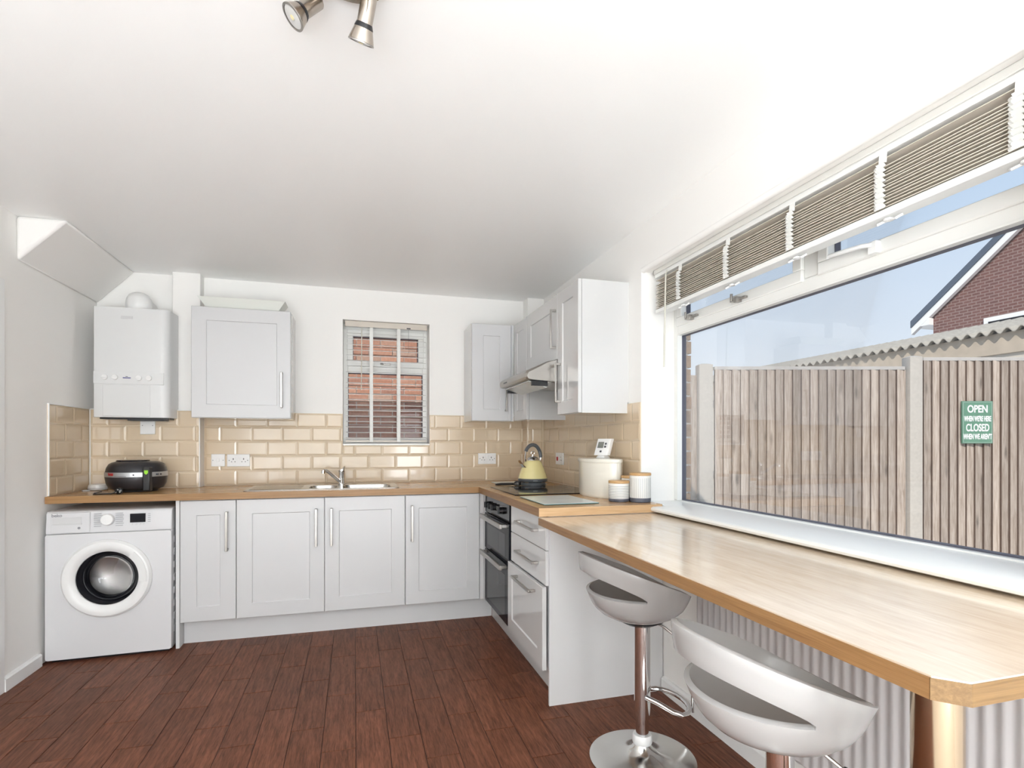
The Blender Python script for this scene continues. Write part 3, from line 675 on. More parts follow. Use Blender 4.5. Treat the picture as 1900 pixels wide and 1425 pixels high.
MB().prism([(.004, .706), (.002, .72), (.010, .815), (.018, .826), (.03, .830), (.50, .830), (.50, .706)], 'X', .0, .6).ob('control_panel', WMW, wm, bevel=.004)
dr = MB().box(.026, .205, -.003, .02, .712, .822).ob('detergent_drawer', WMW, wm, bevel=.002)
MB().box(.034, .168, -.006, .0, .756, .762).box(.034, .168, -.0045, -.003, .762, .797).ob('drawer_grip', PLASTG, dr, bevel=.001)
kn = MB().cyl((.288, .006, .777), (.288, -.018, .779), .034, .030, 32).ob('programme_dial', PLAST, wm, bevel=.003)
MB().box(.395, .470, -.001, .01, .756, .806).ob('display', BLACKG, wm, bevel=.001)
for i, x in enumerate((.405, .425, .445, .46)): MB().cyl((x, .006, .745), (x, .0, .745), .004, n=10).ob('button', PLASTG, wm)
b = MB()
for i in range(7):
    b.box(.222, .222+.035+.004*(i % 3), -.0005, .006, .742+i*.0115, .7435+i*.0115); b.box(.325, .325+.035+.004*(i % 2), -.0005, .006, .742+i*.0115, .7435+i*.0115)
for i in range(5): b.box(.482, .494, -.0005, .006, .758+i*.011, .7593+i*.011)
tag(b.ob('printed_marks', GREYP, wm), kind='stuff')
text('beko', .024, Mface((.054, -.0035, .809), '-Y'), GREYP, wm, 'logo', bold=.0006)
MB().box(.034, .074, -.0037, -.0025, .7945, .7955).ob('logo_underline', GREYP, wm)
MB().cyl((.155, -.004, .737), (.155, -.0028, .737), .007, n=16).ob('round_emblem', GREYP, wm)
dcx, dcz = .291, .452
dm = MB().rev([(.216, 0), (.216, .022), (.205, .036), (.188, .040), (.165, .034), (.150, .020), (.148, .0)], (dcx, .004, dcz), (0, -1, 0), 64, ends=False)
door = dm.ob('door_ring', PLAST, wm)
MB().rev([(.222, 0), (.222, .004), (.214, .004)], (dcx, .004, dcz), (0, -1, 0), 64, ends=False).ob('door_seal_ring', PLASTG, wm)  # pale grey ring round the porthole door
# grip plate of the door, upper right
b = MB(); n = 10
inn = []; 
for k in range(n+1):
    a = math.radians(-8+55*k/n)
    for r, yy in ((.158, -.034), (.196, -.040)):
        inn.append((dcx+r*math.cos(a), yy, dcz+r*math.sin(a)))
fs = [(2*k, 2*k+1, 2*k+3, 2*k+2) for k in range(n)]
vs = inn+[(x, y+.008, z) for x, y, z in inn]; m_ = len(inn)
fs += [tuple(i+m_ for i in reversed(f)) for f in fs[:n]]
for k in range(n): fs += [(2*k, 2*k+2, 2*k+2+m_, 2*k+m_), (2*k+1, 2*k+1+m_, 2*k+3+m_, 2*k+3)]
fs += [(0, m_, m_+1, 1), (2*n, 2*n+1, 2*n+1+m_, 2*n+m_)]
MB().add(vs, fs).ob('door_grip', PLAST, door)
MB().rev([(.149, .012), (.130, -.006), (.118, -.03), (.112, -.06)], (dcx, .004, dcz), (0, -1, 0), 56, ends=False).ob('glass_rim', BLACKG, wm)
MB().rev([(.112, -.06), (.09, -.075), (.05, -.085), (0.001, -.088)], (dcx, .004, dcz), (0, -1, 0), 48, ends=False).ob('door_glass', glassmat('drum_glass', (.72, .72, .74), .9), wm)
dr_ = MB().rev([(.20, -.05), (.20, -.20), (.17, -.215), (.001, -.22)], (dcx+.0, .004, dcz), (0, -1, 0), 48, ends=False)
drum = dr_.ob('drum', DRUM, wm)
b = MB()
for i in range(5):
    for k in range(26):
        a = 2*PI*(k+.5*(i % 2))/26; y = .075+i*.028
        b.cyl((dcx+.1995*math.cos(a), y, dcz+.1995*math.sin(a)), (dcx+.1965*math.cos(a), y, dcz+.1965*math.sin(a)), .0045, n=6)
tag(b.ob('drum_holes', BLACKP, drum), kind='stuff')
b = MB()
for a in (.4, .4+2*PI/3, .4+4*PI/3):
    c, s = math.cos(a), math.sin(a)
    b.add([(dcx+.2*c-.03*s, .06, dcz+.2*s+.03*c), (dcx+.2*c+.03*s, .06, dcz+.2*s-.03*c), (dcx+.145*c, .06, dcz+.145*s), (dcx+.2*c-.03*s, .2, dcz+.2*s+.03*c), (dcx+.2*c+.03*s, .2, dcz+.2*s-.03*c), (dcx+.145*c, .2, dcz+.145*s)], [(0, 1, 2), (3, 5, 4), (0, 2, 5, 3), (1, 4, 5, 2), (0, 3, 4, 1)])
b.ob('drum_paddles', DRUM, drum)
MB().rev([(.148, 0.0), (.15, -.002), (.205, -.05)], (dcx, .004, dcz), (0, -1, 0), 48, ends=False).ob('door_gasket', RUBBER, wm)
MB().box(.455, .555, .001, .01, .045, .125).ob('filter_flap', WMW, wm, bevel=.0015)
MB().box(.453, .4565, .000, .01, .08, .094).ob('flap_slot', BLACKP, wm)
b = MB()
for i in range(8): b.box(.598, .603, .05, .44, .10+i*.075, .14+i*.075)
b.ob('side_ribs', WMW, wm, bevel=.002)

# ================================================================== BOILER
t = thing('boiler', 'white wall-hung combi boiler below the sloped ceiling', 'boiler', (-1.35, 4.1, 1.365))
bp_ = [(-1.556, 4.225), (-1.556, 3.968), (-1.548, 3.953), (-1.535, 3.95), (-1.19, 3.95), (-1.172, 3.953), (-1.15, 3.965), (-1.138, 3.985), (-1.134, 4.125), (-1.172, 4.125), (-1.172, 4.225)]
up = [p for p in bp_]
MB().prism([(x, y) for x, y in bp_], 'Z', 1.43, 2.055).prism([(x, min(y, 4.10)) for x, y in bp_[:8]]+[(-1.134, 4.098)], 'Z', 1.368, 1.4299).ob('case', BOIL, t, smooth=40)
MB().box(-1.55, -1.168, 3.9470, 3.955, 1.576, 1.652).ob('control_strip', BOIL, t, bevel=.0015)
for x in (-1.489, -1.434, -1.304, -1.249):
    k_ = MB().cyl((x, 3.948, 1.617), (x, 3.937, 1.617), .017, .0155, 24).box(x-.0155, x+.0155, 3.933, 3.938, 1.614, 1.620).ob('knob', PLAST, t, bevel=.001)
MB().box(-1.392, -1.349, 3.9455, 3.9475, 1.612, 1.6175).ob('display', BLUED, t)
MB().box(-1.377, -1.365, 3.9455, 3.9475, 1.622, 1.625).ob('indicator', DARKP, t)
MB().box(-1.500, -1.242, 3.9465, 3.9505, 1.375, 1.571).ob('lower_flap', BOIL, t, bevel=.002)
MB().box(-1.403, -1.337, 3.9478, 3.9505, 1.985, 2.003).ob('badge', PLASTG, t, bevel=.001)
MB().box(-1.53, -1.15, 3.985, 4.095, 1.358, 1.368).box(-1.385, -1.18, 4.0, 4.09, 1.349, 1.358).ob('underside', BLACKP, t)
MB().lathe([(.062, 0), (.074, .012), (.075, .05), (.070, .085), (.055, .112), (.03, .126), (0, .130)], (-1.347, 4.08, 2.055), 32).tube([(-1.347, 4.10, 2.105), (-1.347, 4.23, 2.105)], .062, 24).ob('flue_elbow', PLAST, t)
MB().cyl((-1.296, 4.02, 2.055), (-1.296, 4.02, 2.062), .009, n=12).ob('test_point', BLACKP, t)

# tray lying on top of the left wall cabinet
b = MB()
rings = [[(-.93-dx, 3.985-dy, z), (-.50+dx, 3.985-dy, z), (-.50+dx, 4.10+dy, z), (-.93-dx, 4.10+dy, z)] for dx, dy, z in ((0, 0, 2.0905), (.045, .025, 2.155), (.050, .028, 2.162), (.043, .022, 2.158), (.002, .0, 2.098))]
b.loft(rings); tag(b.ob('tray', mat('tray_pale', (.70, .71, .66), .4), None, loc=(-.71, 4.04, 2.09)), 'shallow pale rectangular tray on top of the left wall cabinet', 'tray')

# ================================================================== SOCKETS
def plate_thing(name, label, axis, plane, u0, u1, z0, z1):
    loc = ((u0+u1)/2, plane, (z0+z1)/2) if axis == 'Y' else (plane, (u0+u1)/2, (z0+z1)/2)
    t = thing(name, label, 'socket' if 'socket' in name else 'switch', loc)
    (MB().box(u0, u1, plane-.009, plane, z0, z1) if axis == 'Y' else MB().box(plane-.009, plane, u0, u1, z0, z1)).ob('faceplate', PLAST, t, bevel=.002)
    return t
PB = YB-.0115
def sock(x0, x1, z0, z1, label):
    t = plate_thing('double_socket', label, 'Y', PB, x0, x1, z0, z1); cz = (z0+z1)/2; y = PB-.0095
    b = MB()
    for cx in (x0+.04, x1-.04):
        b.box(cx-.003, cx+.003, y, y+.002, cz+.004, cz+.015); b.box(cx-.014, cx-.008, y, y+.002, cz-.012, cz-.007); b.box(cx+.008, cx+.014, y, y+.002, cz-.012, cz-.007)
    for cx in (x0+.014, x1-.014): b.cyl((cx, y+.002, cz), (cx, y-.0005, cz), .003, n=10)
    b.ob('pin_slots', DARKP, t)
    for cx in ((x0+x1)/2-.012, (x0+x1)/2+.012): MB().box(cx-.007, cx+.007, y-.003, y+.001, cz+.008, cz+.026).ob('rocker_switch', PLAST, t, bevel=.001)
sock(-.857, -.711, 1.042, 1.128, 'white double socket on cream tiles left of the sink')
sock(.938, 1.084, 1.040, 1.126, 'white double socket on cream tiles near the kettle')
t = plate_thing('fused_switch', 'white single fused switch plate left of the double socket', 'Y', PB, -.956, -.870, 1.044, 1.130)
MB().box(-.922, -.904, PB-.013, PB-.009, 1.076, 1.100).ob('rocker_switch', PLAST, t, bevel=.001)
MB().cyl((-.945, PB-.0095, 1.087), (-.945, PB-.0105, 1.087), .003, n=10).cyl((-.881, PB-.0095, 1.087), (-.881, PB-.0105, 1.087), .003, n=10).ob('screws', GREYP, t)
t = plate_thing('blank_plate', 'white blanking plate on tiles below the boiler', 'Y', YBOX-.0115, -1.347, -1.261, 1.264, 1.35)
MB().cyl((-1.333, YBOX-.02, 1.322), (-1.333, YBOX-.0225, 1.322), .003, n=10).cyl((-1.275, YBOX-.02, 1.322), (-1.275, YBOX-.0225, 1.322), .003, n=10).ob('screws', GREYP, t)
t = plate_thing('cooker_switch', 'white cooker switch with red rocker on right wall tiles', 'X', XR-.0115, 3.64, 3.786, 1.050, 1.136)
MB().box(XR-.026, XR-.020, 3.735, 3.757, 1.078, 1.106).ob('rocker_switch', REDSW, t, bevel=.001)
b = MB()
for dy, dz in ((0, .012), (-.011, -.010), (.011, -.010)): b.box(XR-.0212, XR-.0195, 3.68+dy-.003, 3.68+dy+.003, 1.093+dz-.004, 1.093+dz+.004)
b.ob('pin_slots', DARKP, t)

# ================================================================== SMALL THINGS ON THE WORKTOP
# air fryer
t = thing('air_fryer', 'rounded black air fryer with silver band on the left worktop', 'air fryer', (-1.335, 3.895, .91))
C0 = (-1.298, 3.895, .91); SY = .80; FX = .86
prof = [(.13, .0), (.135, .012), (.165, .022), (.183, .05), (.190, .085), (.190, .092)]
MB().lathe(prof, C0, 56, FX, SY).ob('lower_body', BLACKS, t)
MB().lathe([(.1905, .092), (.1925, .094), (.1915, .119), (.189, .121)], C0, 56, FX, SY).ob('silver_band', SILVER, t)
MB().lathe([(.188, .121), (.182, .145), (.168, .168), (.150, .178), (.120, .184), (0, .188)], C0, 56, FX, SY).ob('lid', BLACKS, t)
MB().lathe([(.105, .184), (.10, .192), (.06, .194), (0, .194)], (C0[0]-.02, C0[1], C0[2]), 40, FX, SY).ob('lid_window', BLACKG, t)
hb = MB().box(-1.222, -1.182, 3.750, 3.80, .918, 1.062).ob('front_handle', BLACKP, t, bevel=.006)
MB().prism([(-1.212, 1.043), (-1.192, 1.043), (-1.192, 1.026), (-1.202, 1.017), (-1.212, 1.026)], 'Y', 3.7482, 3.7505).ob('lime_badge', LIME, hb, smooth=0)
text('Tefal', .020, Matrix.Translation((-1.392, 3.7665, 1.019)) @ Mface((0, 0, 0), '-Y') @ Matrix.Rotation(-.60, 4, 'Y'), RED, t, 'logo', bold=.0008, depth=.002)
b = MB()
def on_band(dx, wd, z0, z1):
    y = C0[1]-.1925*SY*math.sqrt(1-(dx/(.1925*FX))**2); b.box(C0[0]+dx, C0[0]+dx+wd, y-.0012, y+.012, z0, z1)
for i in range(8): on_band(-.068+i*.008, .006, 1.0065, 1.009)
on_band(.028, .008, 1.012, 1.020); on_band(.132, .012, 1.012, 1.021); on_band(.1475, .006, 1.012, 1.021)
b.ob('band_marks', DARKP, t)
MB().tube([(-1.45, 3.80, .917), (-1.46, 3.72, .9135), (-1.44, 3.675, .9135), (-1.40, 3.668, .9135), (-1.35, 3.672, .915), (-1.33, 3.680, .920)], .0035, 8).ob('power_cord', BLACKP, t)
pl = MB().loft([[(-1.318+a*math.cos(q)*.7-.2*0, 3.690+yy, .927+a*math.sin(q)*.7) for q in [2*PI*k/16 for k in range(16)]] for a, yy in ((.012, -.018), (.026, -.012), (.028, .002), (.024, .010))]).ob('plug', BLACKP, t)
b = MB()
for dx, dz in ((0, .009), (-.010, -.006), (.010, -.006)): b.box(-1.318+dx-.003, -1.318+dx+.003, 3.664, 3.674, .927+dz-.002, .927+dz+.002)
b.ob('plug_pins', STEEL, pl)
t = thing('smart_speaker', 'small round white disc speaker beside the air fryer', 'speaker', (-1.555, 4.025, .91))
MB().lathe([(.040, 0), (.050, .004), (.052, .018), (.048, .034), (.036, .040), (0, .042)], (-1.555, 4.025, .91), 36).ob('body', PLAST, t)
MB().lathe([(.0522, .008), (.0535, .012), (.0525, .017)], (-1.555, 4.025, .91), 36, ends=False).ob('grey_ring', PLASTG, t)
MB().tube([(-1.60, 4.01, .914), (-1.618, 3.97, .913), (-1.60, 3.94, .913), (-1.57, 3.955, .913)], .0028, 6).ob('cable', PLASTG, t)

# kettle
kx, ky, kz = 1.19, 3.60, .916
t = thing('kettle', 'pale yellow pyramid kettle with grey arched handle standing on the hob', 'kettle', (kx, ky, kz))
K = (kx, ky, kz)
MB().lathe([(.088, 0), (.090, .008), (.086, .016), (.082, .020)], K, 40).ob('power_base', KETG, t)
MB().lathe([(.092, .022), (.101, .030), (.103, .042), (.100, .047)], K, 40).ob('grey_skirt', KETG, t)
MB().lathe([(.083, .018), (.085, .024), (.09, .0245)], K, 40).ob('chrome_ring', CHROME, t)
MB().lathe([(.1015, .047), (.098, .060), (.080, .115), (.062, .155), (.052, .168), (.048, .171)], K, 48).ob('body', KETY, t)
ld = MB().lathe([(.046, .171), (.044, .178), (.034, .190), (.018, .198), (.006, .201), (.005, .210)], K, 32).ob('lid', CHROME, t)
MB().tube([(kx+.012*math.cos(a), ky, kz+.221+.012*math.sin(a)) for a in [2*PI*k/20 for k in range(20)]], .0032, 8, True).ob('lid_ring', CHROME, ld)
dx_, dy_ = -.92, -.25   # spout points to the left in the picture
sv = Vector((dx_, dy_, 0)).normalized()
pt = lambda r, z: (kx+sv.x*r, ky+sv.y*r, kz+z)
MB().loft([[Vector(pt(r, z))+Vector((-sv.y, sv.x, 0))*w*math.cos(q)+Vector((sv.x*.5, sv.y*.5, .85))*w*math.sin(q)*.8 for q in [2*PI*k/16 for k in range(16)]] for r, z, w in ((.060, .112, .030), (.088, .140, .022), (.104, .160, .019))]).ob('spout', CHROME, t)
arc = [pt(-.066*math.cos(a), .190+.088*math.sin(a)) for a in [math.radians(x) for x in range(0, 181, 10)]]
hd = MB().tube(arc[:16], .0125, 12).ob('handle', KETG, t)
MB().tube([pt(-.050, .160), pt(-.064, .172), pt(-.066, .192)], .007, 10).ob('handle_bracket', CHROME, t)
MB().tube([arc[15], pt(.064, .195), pt(.058, .165), pt(.042, .160)], .0055, 10).ob('handle_bracket', CHROME, t)
MB().box(kx-.03, kx+.0, ky-.105, ky-.099, kz+.032, kz+.036).ob('gauge_mark', SILVER, t)
# white glass saver board and plug lead behind the hob
tag(MB().box(.99, 1.33, 3.70, 3.99, .910, .915).ob('glass_board', BOARDG, None, bevel=.001, loc=(1.16, 3.85, .91)), 'pale glass worktop saver behind the kettle', 'chopping board')
t = thing('power_plug', 'black plug and lead lying left of the kettle on the hob edge', 'plug', (1.04, 3.63, .915))
MB().tube([(1.06, 3.62, .925), (1.02, 3.66, .922), (.985, 3.70, .919), (.955, 3.72, .9135)], .0075, 10).ob('lead', BLACKP, t)
pl = MB().lathe([(.022, 0), (.026, .006), (.024, .022), (.012, .032)], (1.075, 3.585, .916), 20).ob('plug_body', BLACKP, t)
b = MB()
for dx, dy in ((0, .01), (-.009, -.006), (.009, -.006)): b.box(1.06+dx-.003, 1.06+dx+.003, 3.556+dy*.2-.003, 3.570+dy, .926, .930)
b.ob('pins', STEEL, pl)

t = thing('glass_board', 'marbled pale glass chopping board in front of the hob', 'chopping board', (1.0, 2.64, .91))
bd = MB().box(.866, 1.148, 2.445, 2.842, .9115, .9165).ob('board', BOARDG, t, bevel=.0008)
MB().box(.8645, 1.1495, 2.4435, 2.8435, .912, .9155).ob('green_edge', BOARDE, t)
b = MB()
for x, y in ((.885, 2.465), (1.13, 2.465), (.885, 2.82), (1.13, 2.82)): b.lathe([(.006, 0), (.006, .0015)], (x, y, .910), 10)
b.ob('feet', RUBBER, t)

# bread bin
t = thing('bread_bin', 'cream enamel bread bin with bowed front and lid', 'bread bin', (1.33, 2.78, .91))
raw = [(1.263, 2.955), (1.238, 2.84), (1.252, 2.72), (1.297, 2.638), (1.345, 2.616), (1.378, 2.648), (1.405, 2.70), (1.424, 2.82), (1.424, 2.94), (1.40, 2.962), (1.33, 2.968), (1.275, 2.968)]
def cat(pts, n=4):
    o = []; N = len(pts)
    for i in range(N):
        p0, p1, p2, p3 = [Vector(pts[(i+k) % N]) for k in (-1, 0, 1, 2)]
        for j in range(n):
            u = j/n; o.append(tuple(.5*((2*p1)+(p2-p0)*u+(2*p0-5*p1+4*p2-p3)*u*u+(3*p1-p0-3*p2+p3)*u**3)))
    return o
pl_ = cat(raw)
def scl(f): return [(1.34+(x-1.34)*f, 2.79+(y-2.79)*f) for x, y in pl_]
MB().loft([[(x, y, z) for x, y in scl(f)] for f, z in ((.97, .910), (.99, .914), (1, .925), (1, 1.10))]).ob('body', CERAM, t)
ld = MB().loft([[(x, y, z) for x, y in scl(f)] for f, z in ((1.035, 1.100), (1.045, 1.103), (1.045, 1.112), (1.02, 1.120), (.9, 1.1225), (.3, 1.124))]).ob('lid', CERAM, t)
# thermostat on its stand
t = thing('room_thermostat', 'white tilted digital thermostat standing on the bread bin lid', 'thermostat', (1.335, 2.80, 1.124), local=True, rotz=math.radians(-64))
MB().loft([[(x, y+o_, z) for x, y in rrect(-.046, .046, -.018, .018, .006, 3)] for z, o_ in ((.014, .0), (.016, .0), (.105, .035), (.107, .036))]).ob('case', PLAST, t, smooth=50)
MB().add([(-.020, -.0105, .055), (.020, -.0105, .055), (.020, .005, .095), (-.020, .005, .095)], [(0, 1, 2, 3)]).ob('lcd', LCD, t) if False else None
sl = Matrix.Rotation(-.365, 4, 'X')
def tilted(b_):
    b_.v = [tuple(sl @ Vector(p)+Vector((0, -.0182, .016))) for p in b_.v]; return b_
tilted(MB().box(-.030, .008, -.002, .002, .042, .078)).ob('display', LCD, t)
tilted(MB().box(.018, .028, -.003, .002, .062, .072).box(.018, .028, -.003, .002, .044, .054).box(-.006, .004, -.003, .002, .016, .026)).ob('buttons', DARKP, t)
MB().loft([[(x*f, .006+y*f, z) for x, y in rrect(-.03, .03, -.025, .03, .008, 3)] for f, z in ((1, 0.0005), (1, .004), (.7, .014))]).ob('stand', PLAST, t)

# canisters
def canister(label, c, r, hh, style):
    t = thing('storage_jar', label, 'jar', (c[0], c[1], .91), 'striped storage jars on the worktop')
    C = (c[0], c[1], .91); gz = hh*.17
    MB().lathe([(r*.93, 0), (r, .004), (r, gz)], C, 36).ob('grey_foot', JARG, t)
    bd = MB().lathe([(r, gz), (r, hh-.006), (r*.97, hh)], C, 36).ob('body', JARW, t)
    if style == 'rings':
        b = MB()
        for i in range(8):
            z = gz+.004+i*(hh-gz-.012)/8; b.lathe([(r, z), (r+.0006, z+.0005), (r+.0006, z+.0022), (r, z+.0027)], C, 36, ends=False)
        b.ob('painted_rings', JARL, bd)
    else:
        b = MB()
        for k in range(34):
            a = 2*PI*k/34; cc, ss = math.cos(a), math.sin(a); w = .0008; q = r+.0005
            p = lambda s_, z: (c[0]+q*cc-ss*w*s_, c[1]+q*ss+cc*w*s_, .91+z)
            b.add([p(-1, gz+.002), p(1, gz+.002), p(1, hh-.012), p(-1, hh-.012)], [(0, 1, 2, 3)])
        b.ob('painted_stripes', JARL, bd, smooth=0)
    MB().lathe([(r*1.02, hh), (r*1.03, hh+.002), (r*1.03, hh+.010), (r*1.0, hh+.013)], C, 36).ob('bamboo_lid', BAMB, t)
canister('short storage jar with grey rings and bamboo lid, front left', (1.296, 2.520), .052, .093, 'rings')
canister('tall storage jar with vertical stripes and bamboo lid, nearest the window', (1.385, 2.463), .0525, .134, 'stripes')
canister('storage jar half hidden behind the two front jars', (1.397, 2.597), .0425, .112, 'stripes')

# ================================================================== BAR STOOLS
def seat_mesh():
    N = 72; cz = [(.53, .03), (.535, .07), (.548, .11), (.566, .145), (.59, .171), (.615, .184), (.645, .196), (.69, .216), (.74, .224), (.80, .228)]
    def rad(z):
        if z <= cz[0][0]: return cz[0][1]
        for (a, ra), (b_, rb_) in zip(cz, cz[1:]):
            if z <= b_: return ra+(rb_-ra)*(z-a)/(b_-a)
        return cz[-1][1]
    rows = []; A = [2*PI*k/N for k in range(N)]
    rim = lambda a: .708+.086*math.cos(a-PI)
    HS = math.radians(72)
    def dev(a): return abs((a-PI+PI) % (2*PI)-PI)
    zl = lambda a: min(.648, rim(a)-.024)
    def gap(a):
        d = dev(a); return .0 if d >= HS else .080*max(0, math.cos(d/HS*PI/2))**.7
    def zu(a): return min(zl(a)+gap(a)+.0, rim(a)-.012)
    lev = [('f', t) for t in (0, .12, .25, .4, .55, .7, .85, 1.0)]
    for _, tt in lev: rows.append([(a, .53+(zl(a)-.53)*(tt**1.35)) for a in A])
    rows.append([(a, zu(a)+.0008) for a in A])
    for tt in (.33, .66, 1.0): rows.append([(a, zu(a)+.0008+(rim(a)-zu(a)-.0008)*tt) for a in A])
    vs = []; fs = []
    for r in rows:
        for a, z in r: vs.append((rad(z)*math.cos(a), rad(z)*math.sin(a), z))
    for i in range(len(rows)-1):
        for k in range(N):
            k2 = (k+1) % N
            if i == 7 and dev(A[k]) < HS and dev(A[k2]) < HS: continue
            fs.append((i*N+k, i*N+k2, (i+1)*N+k2, (i+1)*N+k))
    fs.append(tuple(range(N-1, -1, -1)))
    return MB().add(vs, fs)
def stool(x, y, label):
    t = thing('bar_stool', label, 'stool', (x, y, 0), 'white gas-lift bar stools', local=True)
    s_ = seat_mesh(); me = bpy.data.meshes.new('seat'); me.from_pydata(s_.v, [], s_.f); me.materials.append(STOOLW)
    me.polygons.foreach_set('use_smooth', [True]*len(me.polygons))
    o = bpy.data.objects.new('seat', me); COL.objects.link(o); o.parent = t; o.location = (-.018, 0, 0)
    so_ = o.modifiers.new('thick', 'SOLIDIFY'); so_.thickness = .014; so_.offset = -1
    bv = o.modifiers.new('bevel', 'BEVEL'); bv.width = .004; bv.segments = 2; bv.limit_method = 'ANGLE'; bv.angle_limit = .9
    MB().lathe([(.200, 0), (.200, .006), (.185, .010), (.12, .016), (.06, .030), (.040, .050), (.034, .062)], (0, 0, 0), 64).ob('base', CHROMED, t)
    MB().lathe([(.034, .060), (.037, .066), (.037, .088), (.033, .096)], (0, 0, 0), 32).ob('collar', PLAST, t)
    MB().lathe([(.0245, .09), (.0245, .17)], (0, 0, 0), 32).ob('gas_lift', CHROME, t)
    MB().lathe([(.0305, .160), (.0305, .534), (.05, .5345)], (0, 0, 0), 32).ob('pole', CHROME, t)
    pts = [(.02, .095)]; pts = [(.0, .028, .245), (.03, .06, .235), (.07, .10, .215)]
    for k in range(11):
        a = math.radians(90-18*k); pts.append((.10+.075*math.cos(a), .115*math.sin(a), .205))
    pts += [(.07, -.10, .215), (.03, -.06, .235), (.0, -.028, .245)]
    MB().tube(pts, .0095, 12).ob('footrest', CHROME, t)
    lv = MB().tube([(.03, -.02, .53), (.06, -.06, .515), (.085, -.095, .490)], .0045, 8).ob('lever', STEEL, t)
    MB().rev([(.008, 0), (.010, .004), (.0095, .03), (.0135, .060), (.012, .078), (.004, .082)], (.083, -.092, .492), (.45, -.62, -.62), 16).ob('lever_grip', BLACKP, lv)
    MB().lathe([(.06, .520), (.075, .528), (.09, .536)], (-.009, 0, 0), 32).ob('swivel_plate', BLACKP, t)
    return t
s1 = stool(1.058, 1.866, 'white bucket bar stool farther from the camera, beside the end panel')
s2 = copy_tree(s1); s2.location = (.945, 1.039, 0); s2['label'] = 'white bucket bar stool nearer the camera, by the bar corner'

# ================================================================== RADIATOR
t = thing('radiator', 'white fluted panel radiator on the wall under the breakfast bar', 'radiator', (1.41, 1.2, .15))
n = 21*12; y0, y1 = .42, 1.972
pr = []
for k in range(n+1):
    y = y0+(y1-y0)*k/n; pr.append((1.372-.0026*math.cos(2*PI*y/.037), y))
b = MB(); rings = []
for z, dx in ((.168, .014), (.182, 0), (.742, 0), (.757, .014)): rings.append([(x+dx*.8, y, z) for x, y in pr]+[(1.395, y1, z), (1.395, y0, z)])
b.loft(rings).ob('fluted_panel', RADW, t)
MB().box(1.395, 1.435, y0+.01, y1-.01, .19, .74).ob('convector_fins', RADW, t)
MB().box(1.375, 1.43, y1-.012, y1+.002, .17, .755).ob('end_cap', RADW, t)
MB().cyl((1.385, y1-.02, .195), (1.385, y1+.05, .195), .009, n=12).cyl((1.385, y1+.045, .06), (1.385, y1+.045, .21), .0075, n=12).ob('pipe_tail', CHROME, t)
MB().lathe([(.013, 0), (.016, .004), (.016, .05), (.012, .056)], (1.385, y1+.045, .205), 20).ob('valve_head', PLAST, t)
MB().box(1.425, 1.45, .6, .64, .25, .65).box(1.425, 1.45, 1.72, 1.76, .25, .65).ob('wall_bracket', RADW, t)

# ================================================================== CEILING SPOTLIGHT
t = thing('ceiling_spotlight', 'satin nickel ceiling spotlight bar with swivelling lamp heads', 'ceiling light', (-.005, 1.362, ZC))
MB().lathe([(.0, -.030), (.06, -.030), (.088, -.024), (.092, -.015), (.092, 0)], (-.005, 1.362, ZC), 48).ob('ceiling_plate', NICKEL, t)
def lamp_head(p, ax, L):
    p = Vector(p); ax = Vector(ax).normalized()
    h_ = MB().rev([(.0, 0), (.017, 0), (.019, .003), (.0195, L*.62), (.0205, L*.66), (.031, L*.97), (.0315, L)], p, ax, 32).ob('lamp_head', NICKEL, t)
    MB().rev([(.0199, L*.635), (.0235, L*.72), (.0237, L*.735), (.0203, L*.65)], p, ax, 32, ends=False).ob('vent_gap', BLACKP, h_)
    MB().rev([(.0, L+.0005), (.027, L+.0005), (.0275, L+.002), (.0, L+.004)], p, ax, 32).ob('lens', LENS, h_)
    MB().rev([(.0, L+.004), (.006, L+.004), (.006, L+.005), (0, L+.005)], p, ax, 16).ob('led_chip', BULB, h_)
    MB().rev([(.0315, L), (.0325, L+.001), (.0325, L+.0035), (.0275, L+.0035)], p, ax, 32, ends=False).ob('bezel', STEEL, h_)
lamp_head((-.087, 1.455, 2.323), (-.628, -.108, -.658), .085)
lamp_head((.038, 1.396, 2.328), (-.2, .50, -.84), .108)
lamp_head((.02, 1.28, 2.325), (.25, -.8, -.5), .09)
for a_, b_ in (((-.087, 1.455, 2.323), (-.065, 1.41, 2.333)), ((.038, 1.396, 2.328), (.036, 1.39, 2.34)), ((.02, 1.28, 2.325), (.012, 1.305, 2.333))): MB().cyl(a_, b_, .008, n=12).ob('swivel_arm', NICKEL, t)

# ================================================================== OUTSIDE
FV = Vector((math.sin(YAW), math.cos(YAW), 0)); RV = Vector((math.cos(YAW), -math.sin(YAW), 0))
GZ = -.12
tag(MB().box(1.72, 40, -16, 30, GZ-.1, GZ).ob('yard', GROUND), kind='structure')
tag(MB().box(-12, 1.72, 4.52, 30, GZ-.1, GZ).ob('side_path', GROUND), kind='structure')
def lat(u): return (u-950)/1011*5.0
fd = 5.0
def fence_local(l): p = FV*fd+RV*l; return (p.x, p.y, GZ)
def board_mesh(pitch, z0, z1, key):
    w = pitch+.018
    me = MB().loft([[(0, -.016, z), (w-.002, .009, z), (w-.002, .014, z), (0, .014, z)] for z in (z0, z1)]).mesh('board', FENCE, smooth=0)
    me.materials.append(FEDGE)
    for p in me.polygons:
        if p.normal.x < -.9: p.material_index = 1      # dark weathered sawn edge of each board
    return me
